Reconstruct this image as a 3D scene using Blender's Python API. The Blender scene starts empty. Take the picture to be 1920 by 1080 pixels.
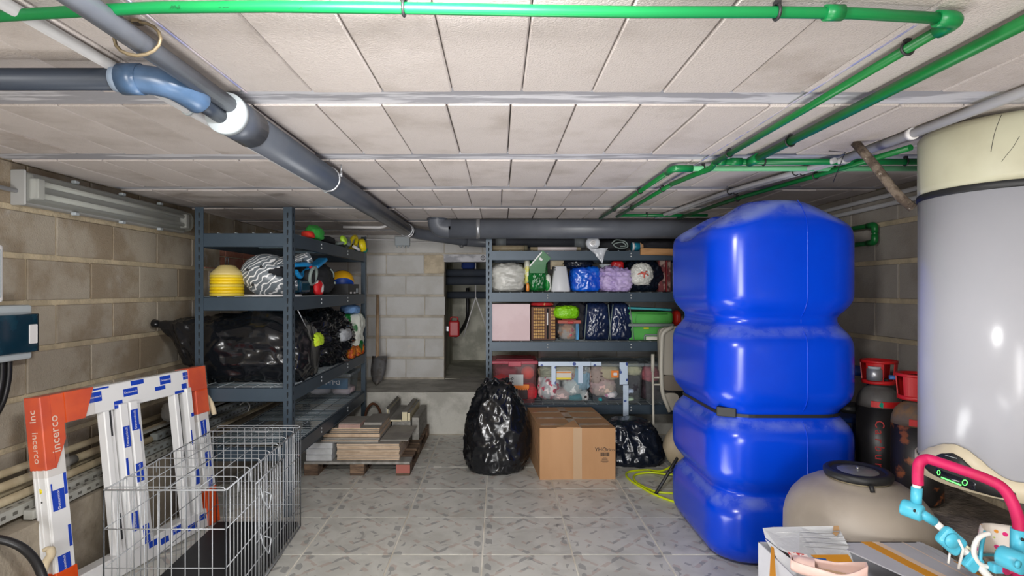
import bpy, bmesh, math, random
from mathutils import Vector, Matrix, noise
R_ = random.Random(11)
scene = bpy.context.scene
COL = scene.collection
PI = math.pi
F, CX, CY, H = 1040.0, 935.0, 543.0, 1.33

# ---------------------------------------------------------------- camera, world, light, exposure
cam_d = bpy.data.cameras.new('camera'); cam = bpy.data.objects.new('camera', cam_d); COL.objects.link(cam)
cam.location = (0, 0, H); cam.rotation_euler = (PI/2, 0, 0)
cam_d.sensor_width = 36; cam_d.lens = F/1920*36
cam_d.shift_x = (960-CX)/1920; cam_d.shift_y = (CY-540)/1920
cam_d.clip_start = 0.02
scene.camera = cam
w = bpy.data.worlds.new('world'); scene.world = w; w.use_nodes = True
w.node_tree.nodes['Background'].inputs[0].default_value = (0.75, 0.8, 0.9, 1)
w.node_tree.nodes['Background'].inputs[1].default_value = 0.3

def area(name, loc, target, sx, sy, power, color=(1, 1, 1)):
    l = bpy.data.lights.new(name, 'AREA'); l.shape = 'RECTANGLE'; l.size = sx; l.size_y = sy
    l.energy = power; l.color = color
    o = bpy.data.objects.new(name, l); COL.objects.link(o); o.location = loc
    d = Vector(target) - Vector(loc)
    o.rotation_euler = d.to_track_quat('-Z', 'Y').to_euler()
    return o
# assumed main light behind the camera, then unseen lights added as fill
area('assumed_rear_light', (-0.75, -4.9, 0.98), (0.0, 4.0, 0.98), 1.2, 1.8, 165, (0.99, 0.99, 1.0))  # assumed, unseen tall light before the closed rear wall; no doorway is built
area('highlight_strip', (-0.35, -1.3, 0.97), (0.6, 3.0, 0.97), 0.28, 1.86, 26, (1.0, 1.0, 1.0))  # unseen narrow light added for tall highlights on tank and heater
area('ceiling_fill', (0.05, 2.15, 0.05), (0.05, 2.45, 1.9), 0.9, 0.5, 15, (0.98, 0.99, 1.0))  # added fill low down out of view, brightens the ceiling farther back
area('bounce_fill', (0.0, 0.40, 0.30), (0.0, 0.6, 1.9), 0.9, 0.5, 8.5, (0.99, 0.99, 1.0))  # added upward fill, its light comes back off the ceiling
area('high_fill', (-0.15, 0.70, 1.86), (-0.25, 3.6, 0.2), 0.35, 0.2, 36, (1.0, 0.99, 0.98))  # added fill above the view, lightens the floor and things ahead
scene.view_settings.view_transform = 'Standard'
scene.view_settings.look = 'None'
scene.view_settings.exposure = 0.18
scene.view_settings.gamma = 1.0
scene.view_settings.use_curve_mapping = False

# ---------------------------------------------------------------- helpers
def at(px, py, d):
    """point that stands d metres in front of the camera position and was read at px, py in the photograph"""
    return Vector(((px-CX)*d/F, d, H-(py-CY)*d/F))

class MB:
    def __init__(s): s.v = []; s.f = []; s.s = []
    def add(s, vs, fs, smooth=False):
        o = len(s.v); s.v += [Vector(p) for p in vs]
        s.f += [tuple(i+o for i in f) for f in fs]; s.s += [smooth]*len(fs); return s
    def box(s, c, size, rot=None):
        c = Vector(c); hx, hy, hz = size[0]/2, size[1]/2, size[2]/2
        vs = [Vector((x, y, z)) for z in (-hz, hz) for y in (-hy, hy) for x in (-hx, hx)]
        if rot is not None: vs = [rot @ p for p in vs]
        return s.hexa([c+p for p in vs])
    def hexa(s, v):   # order: z-,z+ ; y-,y+ ; x-,x+
        return s.add(v, [(0, 2, 3, 1), (4, 5, 7, 6), (0, 1, 5, 4), (2, 6, 7, 3), (0, 4, 6, 2), (1, 3, 7, 5)])
    def bb(s, x0, y0, z0, x1, y1, z1):
        return s.box(((x0+x1)/2, (y0+y1)/2, (z0+z1)/2), (abs(x1-x0), abs(y1-y0), abs(z1-z0)))
    def cyl(s, p0, p1, r0, r1=None, n=14, cap=True):
        return s.tube([p0, p1], [r0, r0 if r1 is None else r1], n, cap=cap)
    def tube(s, pts, r, n=10, closed=False, cap=True):
        pts = [Vector(p) for p in pts]; m = len(pts)
        rs = r if isinstance(r, (list, tuple)) else [r]*m
        tan = []
        for i in range(m):
            a = pts[(i-1) % m] if (closed or i > 0) else pts[i]
            b = pts[(i+1) % m] if (closed or i < m-1) else pts[i]
            t = b-a; tan.append(t.normalized() if t.length > 1e-9 else Vector((0, 0, 1)))
        up = Vector((0, 0, 1)) if abs(tan[0].z) < .9 else Vector((1, 0, 0))
        nv = (up - tan[0]*up.dot(tan[0])).normalized()
        o = len(s.v); vs = []; fs = []
        for i in range(m):
            nv = nv - tan[i]*nv.dot(tan[i])
            nv = nv.normalized() if nv.length > 1e-6 else tan[i].orthogonal().normalized()
            bv = tan[i].cross(nv)
            for k in range(n):
                a = 2*PI*k/n; vs.append(pts[i] + (nv*math.cos(a)+bv*math.sin(a))*rs[i])
        for i in range(m if closed else m-1):
            for k in range(n):
                a, b = i*n+k, i*n+(k+1) % n; c, d = ((i+1) % m)*n+(k+1) % n, ((i+1) % m)*n+k
                fs.append((a, b, c, d))
        s.add(vs, fs, True)
        if cap and not closed:
            s.f.append(tuple(o+k for k in reversed(range(n)))); s.s.append(False)
            s.f.append(tuple(o+(m-1)*n+k for k in range(n))); s.s.append(False)
        return s
    def lathe(s, prof, c=(0, 0, 0), n=32, axis=None, smooth=True):
        """prof: (radius, height); axis: direction of the height"""
        c = Vector(c); q = Vector((0, 0, 1)).rotation_difference(Vector(axis)) if axis is not None else None
        vs = []; fs = []
        for r, h in prof:
            for k in range(n):
                a = 2*PI*k/n; p = Vector((r*math.cos(a), r*math.sin(a), h))
                vs.append(c + (q @ p if q else p))
        for i in range(len(prof)-1):
            for k in range(n):
                fs.append((i*n+k, i*n+(k+1) % n, (i+1)*n+(k+1) % n, (i+1)*n+k))
        o = len(s.v); s.add(vs, fs, smooth)
        if prof[0][0] > 1e-5: s.f.append(tuple(o+k for k in reversed(range(n)))); s.s.append(False)
        if prof[-1][0] > 1e-5: s.f.append(tuple(o+(len(prof)-1)*n+k for k in range(n))); s.s.append(False)
        return s
    def prism(s, poly, vec):
        vec = Vector(vec); n = len(poly); a = [Vector(p) for p in poly]
        return s.add(a+[p+vec for p in a], [tuple(reversed(range(n))), tuple(range(n, 2*n))] + [(i, (i+1) % n, n+(i+1) % n, n+i) for i in range(n)])
    def loft(s, rings, cap=True, smooth=True, closed=True):
        n = len(rings[0]); o = len(s.v); vs = [p for r in rings for p in r]; fs = []
        for i in range(len(rings)-1):
            for k in range(n if closed else n-1):
                fs.append((i*n+k, i*n+(k+1) % n, (i+1)*n+(k+1) % n, (i+1)*n+k))
        s.add(vs, fs, smooth)
        if cap and closed:
            s.f.append(tuple(o+k for k in reversed(range(n)))); s.s.append(False)
            s.f.append(tuple(o+(len(rings)-1)*n+k for k in range(n))); s.s.append(False)
        return s
    def rbox(s, x0, y0, z0, x1, y1, z1, r=.01, seg=2, rot=None, c=None):
        bm = bmesh.new(); bmesh.ops.create_cube(bm, size=1)
        cc = Vector(((x0+x1)/2, (y0+y1)/2, (z0+z1)/2)) if c is None else Vector(c)
        for v in bm.verts: v.co = Vector((v.co.x*(x1-x0), v.co.y*(y1-y0), v.co.z*(z1-z0)))
        if r > 0: bmesh.ops.bevel(bm, geom=bm.edges[:], offset=r, segments=seg, affect='EDGES', profile=.5)
        if rot is not None: bm.transform(rot.to_4x4())
        bm.verts.index_update()
        s.add([v.co+cc for v in bm.verts], [[v.index for v in f.verts] for f in bm.faces], False); bm.free()
        return s
    def mesh(s, name, off=Vector((0, 0, 0))):
        me = bpy.data.meshes.new(name)
        me.from_pydata([tuple(p-off) for p in s.v], [], s.f)
        me.polygons.foreach_set('use_smooth', s.s); me.update(); return me
    def base(s):
        xs = [p.x for p in s.v]; ys = [p.y for p in s.v]; zs = [p.z for p in s.v]
        return Vector(((min(xs)+max(xs))/2, (min(ys)+max(ys))/2, min(zs)))
    def build(s, name, mat, parent=None, origin=None, kind=None, label=None):
        """ONE mesh object; a part is laid out in its parent's frame"""
        if parent is not None: off = ORG.get(parent.name, Vector((0, 0, 0)))
        else: off = s.base() if origin is None else Vector(origin)
        me = s.mesh(name, off); me.materials.append(mat)
        o = bpy.data.objects.new(name, me); COL.objects.link(o)
        if parent is not None: o.parent = parent
        else: o.location = off
        ORG[o.name] = Vector(off)
        if kind: o['kind'] = kind
        if label: o['label'] = label
        return o
ORG = {}
def tag(o, label, cat, group=None, kind='thing'):
    o['label'] = label; o['category'] = cat
    if group: o['group'] = group
    if kind: o['kind'] = kind
    return o
def thing(name, label, cat, loc, group=None):
    o = bpy.data.objects.new(name, None); o.empty_display_size = .05; COL.objects.link(o)
    o.location = loc; ORG[o.name] = Vector(loc)
    return tag(o, label, cat, group)
def struct(name, mb, mat, origin=(0, 0, 0)):
    o = mb.build(name, mat, None, origin); o['kind'] = 'structure'; return o
def piece(name, mesh, parent, loc, rot=None):
    o = bpy.data.objects.new(name, mesh); COL.objects.link(o); o.parent = parent
    o.location = Vector(loc) - ORG.get(parent.name, Vector((0, 0, 0)))
    if rot is not None: o.rotation_euler = rot
    return o
def dup(src, loc, label=None, rotz=None):
    r = src.copy(); COL.objects.link(r); r.location = loc; ORG[r.name] = Vector(loc)
    if rotz is not None: r.rotation_euler = (0, 0, rotz)
    if label: r['label'] = label
    for ch in list(src.children):
        c = ch.copy(); COL.objects.link(c); c.parent = r
        for g in list(ch.children):
            d = g.copy(); COL.objects.link(d); d.parent = c
    return r
def fillet(pts, r, n=5, closed=False):
    pts = [Vector(p) for p in pts]; out = []; m = len(pts)
    for i in range(m):
        if not closed and i in (0, m-1): out.append(pts[i]); continue
        a, b, c = pts[(i-1) % m], pts[i], pts[(i+1) % m]
        k = min(r, (a-b).length*.48, (c-b).length*.48)
        p, q = b+(a-b).normalized()*k, b+(c-b).normalized()*k
        for j in range(n+1):
            t = j/n; out.append(p*(1-t)**2 + b*2*t*(1-t) + q*t*t)
    return out
def smoothpath(pts, n=6):
    pts = [Vector(p) for p in pts]; out = []; m = len(pts)
    for i in range(m-1):
        p0, p1, p2, p3 = pts[max(i-1, 0)], pts[i], pts[i+1], pts[min(i+2, m-1)]
        for j in range(n):
            t = j/n
            out.append(.5*((2*p1) + (p2-p0)*t + (2*p0-5*p1+4*p2-p3)*t*t + (3*p1-p0-3*p2+p3)*t**3))
    return out+[pts[-1]]
def text(name, body, size, loc, xdir, ydir, mat, parent, align='CENTER', ext=.0004, sx=1.0):
    cu = bpy.data.curves.new(name, 'FONT'); cu.body = body; cu.size = size; cu.extrude = ext
    cu.align_x = align; cu.align_y = 'CENTER'; cu.materials.append(mat); cu.resolution_u = 2
    tmp = bpy.data.objects.new('tmp_text', cu); COL.objects.link(tmp)
    me = bpy.data.meshes.new_from_object(tmp); me.name = name; bpy.data.objects.remove(tmp)
    if not me.materials: me.materials.append(mat)
    o = bpy.data.objects.new(name, me); COL.objects.link(o); o.parent = parent
    x = Vector(xdir).normalized(); y = Vector(ydir); y = (y-x*y.dot(x)).normalized(); z = x.cross(y)
    m = Matrix((x*sx, y, z)).transposed().to_4x4()
    m.translation = Vector(loc) - ORG.get(parent.name, Vector((0, 0, 0)))
    o.matrix_local = m
    return o
def fbm(p, o=3): 
    v = 0; a = 1; 
    for i in range(o): v += a*noise.noise(p*(2**i)); a *= .5
    return v
def ridge(p, o=3):
    v = 0; a = 1
    for i in range(o): v += a*(1-2*abs(noise.noise(p*(2.1**i)+Vector((i*7.3, 0, 0))))); a *= .5
    return v
ICO = {}
def ico(n):
    if n not in ICO:
        bm = bmesh.new(); bmesh.ops.create_icosphere(bm, subdivisions=n, radius=1)
        bm.verts.index_update()
        ICO[n] = ([v.co.copy() for v in bm.verts], [tuple(v.index for v in f.verts) for f in bm.faces]); bm.free()
    return ICO[n]
def crease(q):
    v = noise.voronoi(q + noise.noise_vector(q*.8)*.35)[0]; e = v[1]-v[0]
    return (1-min(1, e/.45))**2*1.2 - v[0]*.8
def loft_bag(st, axis='x', seed=0, crinkle=.02, freq=5.0, stretch=.35, n=56, power=3.0, m=60):
    """a filled sack laid out by cross-sections; folds run along it. st: (s, centre a, centre b, half a, half b)"""
    S = Vector((seed*2.3, seed*5.1, seed*.7)); rings = []
    def val(s):
        for p, q in zip(st, st[1:]):
            if p[0] <= s <= q[0]:
                t = (s-p[0])/(q[0]-p[0]); t = t*t*(3-2*t)*.6+t*.4
                return [x*(1-t)+y*t for x, y in zip(p[1:], q[1:])]
        return list(st[-1][1:])
    s0, s1 = st[0][0], st[-1][0]
    for i in range(m+1):
        s = s0+(s1-s0)*i/m; ca, cb, ha, hb = val(s); r = []
        for k in range(n):
            a = 2*PI*k/n; x, y = math.cos(a), math.sin(a); kk = (abs(x)**power+abs(y)**power)**(-1/power)
            q = Vector((s*stretch, x*kk*ha, y*kk*hb))*freq+S
            d = (ridge(q, 2)*.55+.9*crease(q*.8)+.45*crease(q*2.1+S)+.9*fbm(q*.45, 1))*crinkle*min(1, min(ha, hb)/.08)
            pa, pb = ca+x*kk*ha+x*d, cb+y*kk*hb+y*d
            ss = s+.4*crinkle*noise.noise(q*1.3)
            r.append(Vector((ss, pa, pb)) if axis == 'x' else Vector((pa, pb, ss)))
        rings.append(r)
    return MB().loft(rings, True)
def blob(c, size, seed=0, power=3.0, crinkle=.03, freq=5.0, res=5, floor=None, shape=None, aniso=(1, 1, 1), lump=.06, lfreq=1.6, fold=0.0):
    """a filled bag, cloth or lump: rounded box with folds; c = centre of its base"""
    mb = MB(); vs, fs = ico(res); S = Vector((seed*3.17, seed*1.31, seed*7.7)); out = []
    for n in vs:
        k = (abs(n.x)**power+abs(n.y)**power+abs(n.z)**power)**(-1/power)
        q = n*k
        if shape: q = shape(q)
        d = ridge(Vector((n.x*aniso[0], n.y*aniso[1], n.z*aniso[2]))*freq*.5+S, 3)*crinkle + fbm(n*lfreq+S, 2)*lump
        if fold: d += fold*crease(Vector((n.x*aniso[0], n.y*aniso[1], n.z*aniso[2]))*freq*.6+S) + fold*.5*crease(Vector((n.x*aniso[0], n.y*aniso[1], n.z*aniso[2]))*freq*1.5+S)
        p = Vector((q.x*size[0]/2, q.y*size[1]/2, q.z*size[2]/2)) + n*d*min(size)
        p.z += size[2]/2
        if p.z < .002: p.z = .002 + .004*max(0, noise.noise(n*9+S))
        out.append(Vector(c)+p)
    mb.add(out, fs, True); return mb

# ---------------------------------------------------------------- materials
MATS = {}
def lin(c): return tuple(((x/12.92) if x <= .04045 else ((x+.055)/1.055)**2.4) for x in c)
def rgb(r, g, b): return lin((r/255, g/255, b/255))
def mat(name, col, rough=.6, metal=0.0, col2=None, scale=6.0, ramp=(.4, .62), bump=0.0, bscale=80.0, rnd=0.0, spec=.5,
        dust=None, dustamt=.6, emit=0, alpha=None, stretch=(1, 1, 1), detail=5, distort=0.0, coat=0.0, trans=0.0, col3=None, scale3=2.0, ramp3=(.5, .7)):
    m = bpy.data.materials.new(name); m.use_nodes = True; nt = m.node_tree; N = nt.nodes; L = nt.links
    b = N['Principled BSDF']; b.inputs['Roughness'].default_value = rough; b.inputs['Metallic'].default_value = metal
    b.inputs['Specular IOR Level'].default_value = spec
    b.inputs['Coat Weight'].default_value = coat
    b.inputs['Transmission Weight'].default_value = trans
    tc = N.new('ShaderNodeTexCoord'); vec = tc.outputs['Object']
    if rnd:
        oi = N.new('ShaderNodeObjectInfo'); sc = N.new('ShaderNodeVectorMath'); sc.operation = 'SCALE'
        cb = N.new('ShaderNodeCombineXYZ')
        for i in range(3): L.new(oi.outputs['Random'], cb.inputs[i])
        L.new(cb.outputs[0], sc.inputs[0]); sc.inputs['Scale'].default_value = 57.0
        ad = N.new('ShaderNodeVectorMath'); ad.operation = 'ADD'; L.new(vec, ad.inputs[0]); L.new(sc.outputs[0], ad.inputs[1]); vec = ad.outputs[0]
    base_vec = vec
    if stretch != (1, 1, 1):
        mp = N.new('ShaderNodeVectorMath'); mp.operation = 'MULTIPLY'; mp.inputs[1].default_value = stretch; L.new(vec, mp.inputs[0]); vec = mp.outputs[0]
    def nz(s, d=5, v=None, dist=0.0):
        n = N.new('ShaderNodeTexNoise'); n.inputs['Scale'].default_value = s; n.inputs['Detail'].default_value = d; n.inputs['Roughness'].default_value = .6
        n.inputs['Distortion'].default_value = dist
        L.new(v or vec, n.inputs['Vector']); return n.outputs['Fac']
    def rampn(src, a, c):
        r = N.new('ShaderNodeMapRange'); r.inputs['From Min'].default_value = a; r.inputs['From Max'].default_value = c; r.interpolation_type = 'SMOOTHSTEP'
        L.new(src, r.inputs['Value']); return r.outputs['Result']
    def mix(fac, a, c, mode='MIX'):
        x = N.new('ShaderNodeMix'); x.data_type = 'RGBA'; x.blend_type = mode
        if isinstance(fac, (int, float)): x.inputs[0].default_value = fac
        else: L.new(fac, x.inputs[0])
        for i, q in ((6, a), (7, c)):
            if isinstance(q, tuple): x.inputs[i].default_value = (*q, 1)
            else: L.new(q, x.inputs[i])
        return x.outputs[2]
    out = None
    if col2 is not None: out = mix(rampn(nz(scale, detail, dist=distort), *ramp), tuple(col), tuple(col2))
    if col3 is not None: out = mix(rampn(nz(scale3, 6, base_vec), *ramp3), out if out is not None else tuple(col), tuple(col3))
    if rnd:
        hs = N.new('ShaderNodeHueSaturation')
        mr = N.new('ShaderNodeMapRange'); mr.inputs['To Min'].default_value = 1-rnd; mr.inputs['To Max'].default_value = 1+rnd
        L.new(oi.outputs['Random'], mr.inputs['Value']); L.new(mr.outputs[0], hs.inputs['Value'])
        if out is None: hs.inputs['Color'].default_value = (*col, 1)
        else: L.new(out, hs.inputs['Color'])
        out = hs.outputs[0]
    if dust is not None:   # settled dust lies on faces that look up
        ge = N.new('ShaderNodeNewGeometry'); sx = N.new('ShaderNodeSeparateXYZ'); L.new(ge.outputs['Normal'], sx.inputs[0])
        f1 = rampn(sx.outputs['Z'], .35, .9); f2 = rampn(nz(7, 6), .3, .62)
        mm = N.new('ShaderNodeMath'); mm.operation = 'MULTIPLY'; L.new(f1, mm.inputs[0]); L.new(f2, mm.inputs[1])
        m2 = N.new('ShaderNodeMath'); m2.operation = 'MULTIPLY'; L.new(mm.outputs[0], m2.inputs[0]); m2.inputs[1].default_value = dustamt
        out = mix(m2.outputs[0], out if out is not None else tuple(col), tuple(dust))
        rr = N.new('ShaderNodeMapRange'); rr.inputs['To Min'].default_value = rough; rr.inputs['To Max'].default_value = .9
        L.new(m2.outputs[0], rr.inputs['Value']); L.new(rr.outputs[0], b.inputs['Roughness'])
    if out is None: b.inputs['Base Color'].default_value = (*col, 1)
    else: L.new(out, b.inputs['Base Color'])
    if bump:
        bp = N.new('ShaderNodeBump'); bp.inputs['Strength'].default_value = bump; bp.inputs['Distance'].default_value = .01
        L.new(nz(bscale, 4, base_vec), bp.inputs['Height']); L.new(bp.outputs[0], b.inputs['Normal'])
    if emit:
        b.inputs['Emission Color'].default_value = (*col, 1); b.inputs['Emission Strength'].default_value = emit
    if alpha is not None: b.inputs['Alpha'].default_value = alpha
    MATS[name] = m; return m
def patterned(name, base, spots, scale, lo=.25, hi=.3, rough=.8, ramp_noise=None):
    """cloth with printed spots: voronoi cells in several colours"""
    m = bpy.data.materials.new(name); m.use_nodes = True; nt = m.node_tree; N = nt.nodes; L = nt.links; b = N['Principled BSDF']
    b.inputs['Roughness'].default_value = rough
    tc = N.new('ShaderNodeTexCoord'); v = N.new('ShaderNodeTexVoronoi'); v.inputs['Scale'].default_value = scale
    L.new(tc.outputs['Object'], v.inputs['Vector'])
    cr = N.new('ShaderNodeValToRGB'); cr.color_ramp.interpolation = 'CONSTANT'
    el = cr.color_ramp.elements
    for i, c in enumerate(spots):
        e = el[i] if i < len(el) else el.new(i/len(spots)); e.position = i/len(spots); e.color = (*c, 1)
    sp = N.new('ShaderNodeSeparateColor'); L.new(v.outputs['Color'], sp.inputs[0]); L.new(sp.outputs[0], cr.inputs[0])
    mr = N.new('ShaderNodeMapRange'); mr.inputs['From Min'].default_value = lo; mr.inputs['From Max'].default_value = hi
    L.new(v.outputs['Distance'], mr.inputs['Value'])
    x = N.new('ShaderNodeMix'); x.data_type = 'RGBA'; L.new(mr.outputs[0], x.inputs[0]); L.new(cr.outputs[0], x.inputs[6]); x.inputs[7].default_value = (*base, 1)
    L.new(x.outputs[2], b.inputs['Base Color']); return m
def clear(name, col, tint=.85, rough=.05):
    """thin clear plastic: mostly see-through, glossy on top"""
    m = bpy.data.materials.new(name); m.use_nodes = True; nt = m.node_tree; N = nt.nodes; L = nt.links
    N.remove(N['Principled BSDF']); out = N['Material Output']
    t = N.new('ShaderNodeBsdfTransparent'); t.inputs[0].default_value = (*col, 1)
    d = N.new('ShaderNodeBsdfPrincipled'); d.inputs['Base Color'].default_value = (*col, 1); d.inputs['Roughness'].default_value = rough
    x = N.new('ShaderNodeMixShader'); x.inputs[0].default_value = 1-tint
    L.new(t.outputs[0], x.inputs[1]); L.new(d.outputs[0], x.inputs[2]); L.new(x.outputs[0], out.inputs[0]); return m
# ---------------------------------------------------------------- the setting
XL, XR, YB, ZC = -2.2, 2.2, 5.85, 1.906
m_ceil = mat('ceiling_block_concrete', rgb(202, 193, 188), .95, col2=rgb(180, 170, 163), scale=3.2, ramp=(.45, .75), bump=.55, bscale=170, rnd=.055, col3=rgb(150, 133, 120), scale3=1.7, ramp3=(.62, .82))
m_ceilgap = mat('ceiling_joint_dark', rgb(70, 62, 58), .95)
m_beam = mat('ceiling_beam_concrete', rgb(158, 158, 164), .8, col2=rgb(205, 205, 210), scale=5, ramp=(.47, .56), stretch=(.5, 4, 1), bump=.15, bscale=60, rnd=.04)
m_brown = mat('wall_block_brown', rgb(172, 162, 146), .95, col2=rgb(146, 131, 110), scale=2.6, ramp=(.4, .62), bump=.4, bscale=130, rnd=.08, col3=rgb(192, 188, 182), scale3=3.0, ramp3=(.6, .8))
m_grey = mat('wall_block_grey', rgb(200, 199, 197), .95, col2=rgb(190, 188, 184), scale=4, ramp=(.4, .65), bump=.35, bscale=140, rnd=.045, col3=rgb(206, 199, 188), scale3=5, ramp3=(.62, .78))
m_rgrey = mat('wall_block_warm_grey', rgb(164, 157, 148), .95, col2=rgb(146, 138, 128), scale=3, ramp=(.4, .65), bump=.35, bscale=140, rnd=.06)
m_mortar = mat('mortar_sand', rgb(200, 184, 154), .95, col2=rgb(178, 164, 138), scale=9, bump=.5, bscale=70)
m_mortar_b = mat('mortar_pale', rgb(190, 182, 168), .95, col2=rgb(168, 160, 148), scale=9, bump=.4, bscale=70)
m_foot = mat('footing_concrete', rgb(190, 188, 180), .95, col2=rgb(164, 162, 154), scale=5, ramp=(.4, .62), bump=.5, bscale=40, col3=rgb(188, 184, 176), scale3=11, ramp3=(.6, .72))
m_foot_l = mat('footing_concrete_brown', rgb(160, 150, 134), .95, col2=rgb(134, 124, 108), scale=4, ramp=(.4, .62), bump=.5, bscale=40)
m_foot_r = mat('footing_concrete_rough', rgb(140, 128, 114), .95, col2=rgb(112, 102, 90), scale=9, ramp=(.42, .6), bump=.9, bscale=45, stretch=(1.5, 1.5, 1))
m_pit = mat('recess_concrete', rgb(206, 204, 190), .95, col2=rgb(164, 163, 150), scale=3, bump=.4, bscale=50)
m_patch = mat('render_patch', rgb(204, 190, 166), .95, col2=rgb(180, 166, 144), scale=8, bump=.5, bscale=45)
m_terra = mat('terracotta', rgb(168, 104, 82), .9, col2=rgb(176, 128, 112), scale=9, ramp=(.4, .65), bump=.5, bscale=60, rnd=.1)
m_chalk = mat('blue_chalk', rgb(140, 144, 186), .9, col2=rgb(186, 178, 184), scale=14)

def tile_material():
    m = bpy.data.materials.new('floor_tile'); m.use_nodes = True; nt = m.node_tree; N = nt.nodes; L = nt.links; b = N['Principled BSDF']
    b.inputs['Roughness'].default_value = .42
    def math_(op, a, c=None, clamp=False):
        n = N.new('ShaderNodeMath'); n.operation = op; n.use_clamp = clamp
        for i, q in enumerate((a, c)):
            if q is None: continue
            if isinstance(q, (int, float)): n.inputs[i].default_value = q
            else: L.new(q, n.inputs[i])
        return n.outputs[0]
    def band(src, c, w):
        return math_('LESS_THAN', math_('ABSOLUTE', math_('SUBTRACT', src, c)), w)
    tc = N.new('ShaderNodeTexCoord'); sx = N.new('ShaderNodeSeparateXYZ'); L.new(tc.outputs['Object'], sx.inputs[0])
    oi = N.new('ShaderNodeObjectInfo')
    cb = N.new('ShaderNodeCombineXYZ')
    for i in range(3): L.new(oi.outputs['Random'], cb.inputs[i])
    sc = N.new('ShaderNodeVectorMath'); sc.operation = 'SCALE'; sc.inputs['Scale'].default_value = 31; L.new(cb.outputs[0], sc.inputs[0])
    ad = N.new('ShaderNodeVectorMath'); ad.operation = 'ADD'; L.new(tc.outputs['Object'], ad.inputs[0]); L.new(sc.outputs[0], ad.inputs[1])
    ax, ay = math_('ABSOLUTE', sx.outputs[0]), math_('ABSOLUTE', sx.outputs[1])
    man = math_('ADD', ax, ay)
    diam = math_('MAXIMUM', band(man, .205, .016), band(man, .105, .012))
    edge = band(math_('MAXIMUM', ax, 0), .197, .017)
    diag = math_('MULTIPLY', band(math_('SUBTRACT', ax, ay), 0, .012), math_('GREATER_THAN', man, .24))
    allb = math_('MAXIMUM', math_('MAXIMUM', diam, edge), diag)
    mp = N.new('ShaderNodeMapping'); mp.inputs['Scale'].default_value = (22, 22, 22); L.new(tc.outputs['Object'], mp.inputs[0])
    nd = N.new('ShaderNodeTexNoise'); nd.inputs['Scale'].default_value = 6; L.new(tc.outputs['Object'], nd.inputs['Vector'])
    mv = N.new('ShaderNodeVectorMath'); mv.operation = 'ADD'; L.new(mp.outputs[0], mv.inputs[0])
    s2 = N.new('ShaderNodeVectorMath'); s2.operation = 'SCALE'; s2.inputs['Scale'].default_value = 2.6; L.new(nd.outputs['Color'], s2.inputs[0]); L.new(s2.outputs[0], mv.inputs[1])
    vo = N.new('ShaderNodeTexVoronoi'); vo.inputs['Scale'].default_value = 1.0; L.new(mv.outputs[0], vo.inputs['Vector'])
    sp = N.new('ShaderNodeSeparateColor'); L.new(vo.outputs['Color'], sp.inputs[0])
    dark = math_('MULTIPLY', allb, math_('GREATER_THAN', sp.outputs[0], .70))
    pink = math_('MULTIPLY', allb, math_('LESS_THAN', sp.outputs[0], .26))
    def rampc(scale, c0, c1, a, c, vec):
        n = N.new('ShaderNodeTexNoise'); n.inputs['Scale'].default_value = scale; n.inputs['Detail'].default_value = 7; n.inputs['Distortion'].default_value = .8; L.new(vec, n.inputs['Vector'])
        r = N.new('ShaderNodeMapRange'); r.inputs['From Min'].default_value = a; r.inputs['From Max'].default_value = c; r.interpolation_type = 'SMOOTHSTEP'; L.new(n.outputs['Fac'], r.inputs['Value'])
        return r.outputs[0]
    def mix(fac, a, c):
        x = N.new('ShaderNodeMix'); x.data_type = 'RGBA'; L.new(fac, x.inputs[0])
        for i, q in ((6, a), (7, c)):
            if isinstance(q, tuple): x.inputs[i].default_value = (*q, 1)
            else: L.new(q, x.inputs[i])
        return x.outputs[2]
    c = mix(rampc(5, 0, 0, .38, .66, ad.outputs[0]), rgb(208, 207, 199), rgb(190, 189, 181))
    vein = rampc(9, 0, 0, .62, .70, ad.outputs[0])
    c = mix(math_('MULTIPLY', vein, .6), c, rgb(122, 122, 122))
    c = mix(math_('MULTIPLY', dark, .48), c, rgb(98, 100, 106))
    c = mix(math_('MULTIPLY', pink, .38), c, rgb(176, 142, 128))
    # rust rings and brown dirt
    geo = N.new('ShaderNodeNewGeometry')
    c = mix(math_('MULTIPLY', rampc(2.1, 0, 0, .60, .78, geo.outputs['Position']), .45), c, rgb(150, 124, 98))
    L.new(c, b.inputs['Base Color'])
    return m
m_tile = tile_material()
m_grout = mat('floor_grout', rgb(232, 228, 216), .9, col2=rgb(206, 198, 182), scale=3)

def block_mesh(name, sx, sy, sz, m, bev=.004):
    mb = MB(); mb.rbox(-sx/2, -sy/2, -sz/2, sx/2, sy/2, sz/2, bev, 1); me = mb.mesh(name); me.materials.append(m); return me

# floor: screed plus laid tiles
floor = struct('floor', MB().bb(XL, -5.2, -.1, XR, 5.86, -.002), m_grout)
TX, TY = .4525, .4575
tile_me = block_mesh('tile', TX-.008, TY-.008, .014, m_tile, .0012)
for i in range(-4, 4):
    for j in range(-5, 5):
        piece('tile', tile_me, floor, (-.082+TX*(i+.5), 2.78+TY*(j+.5), -.0055+R_.uniform(-.0006, .0006)), (0, 0, R_.choice((0, PI))))

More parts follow.
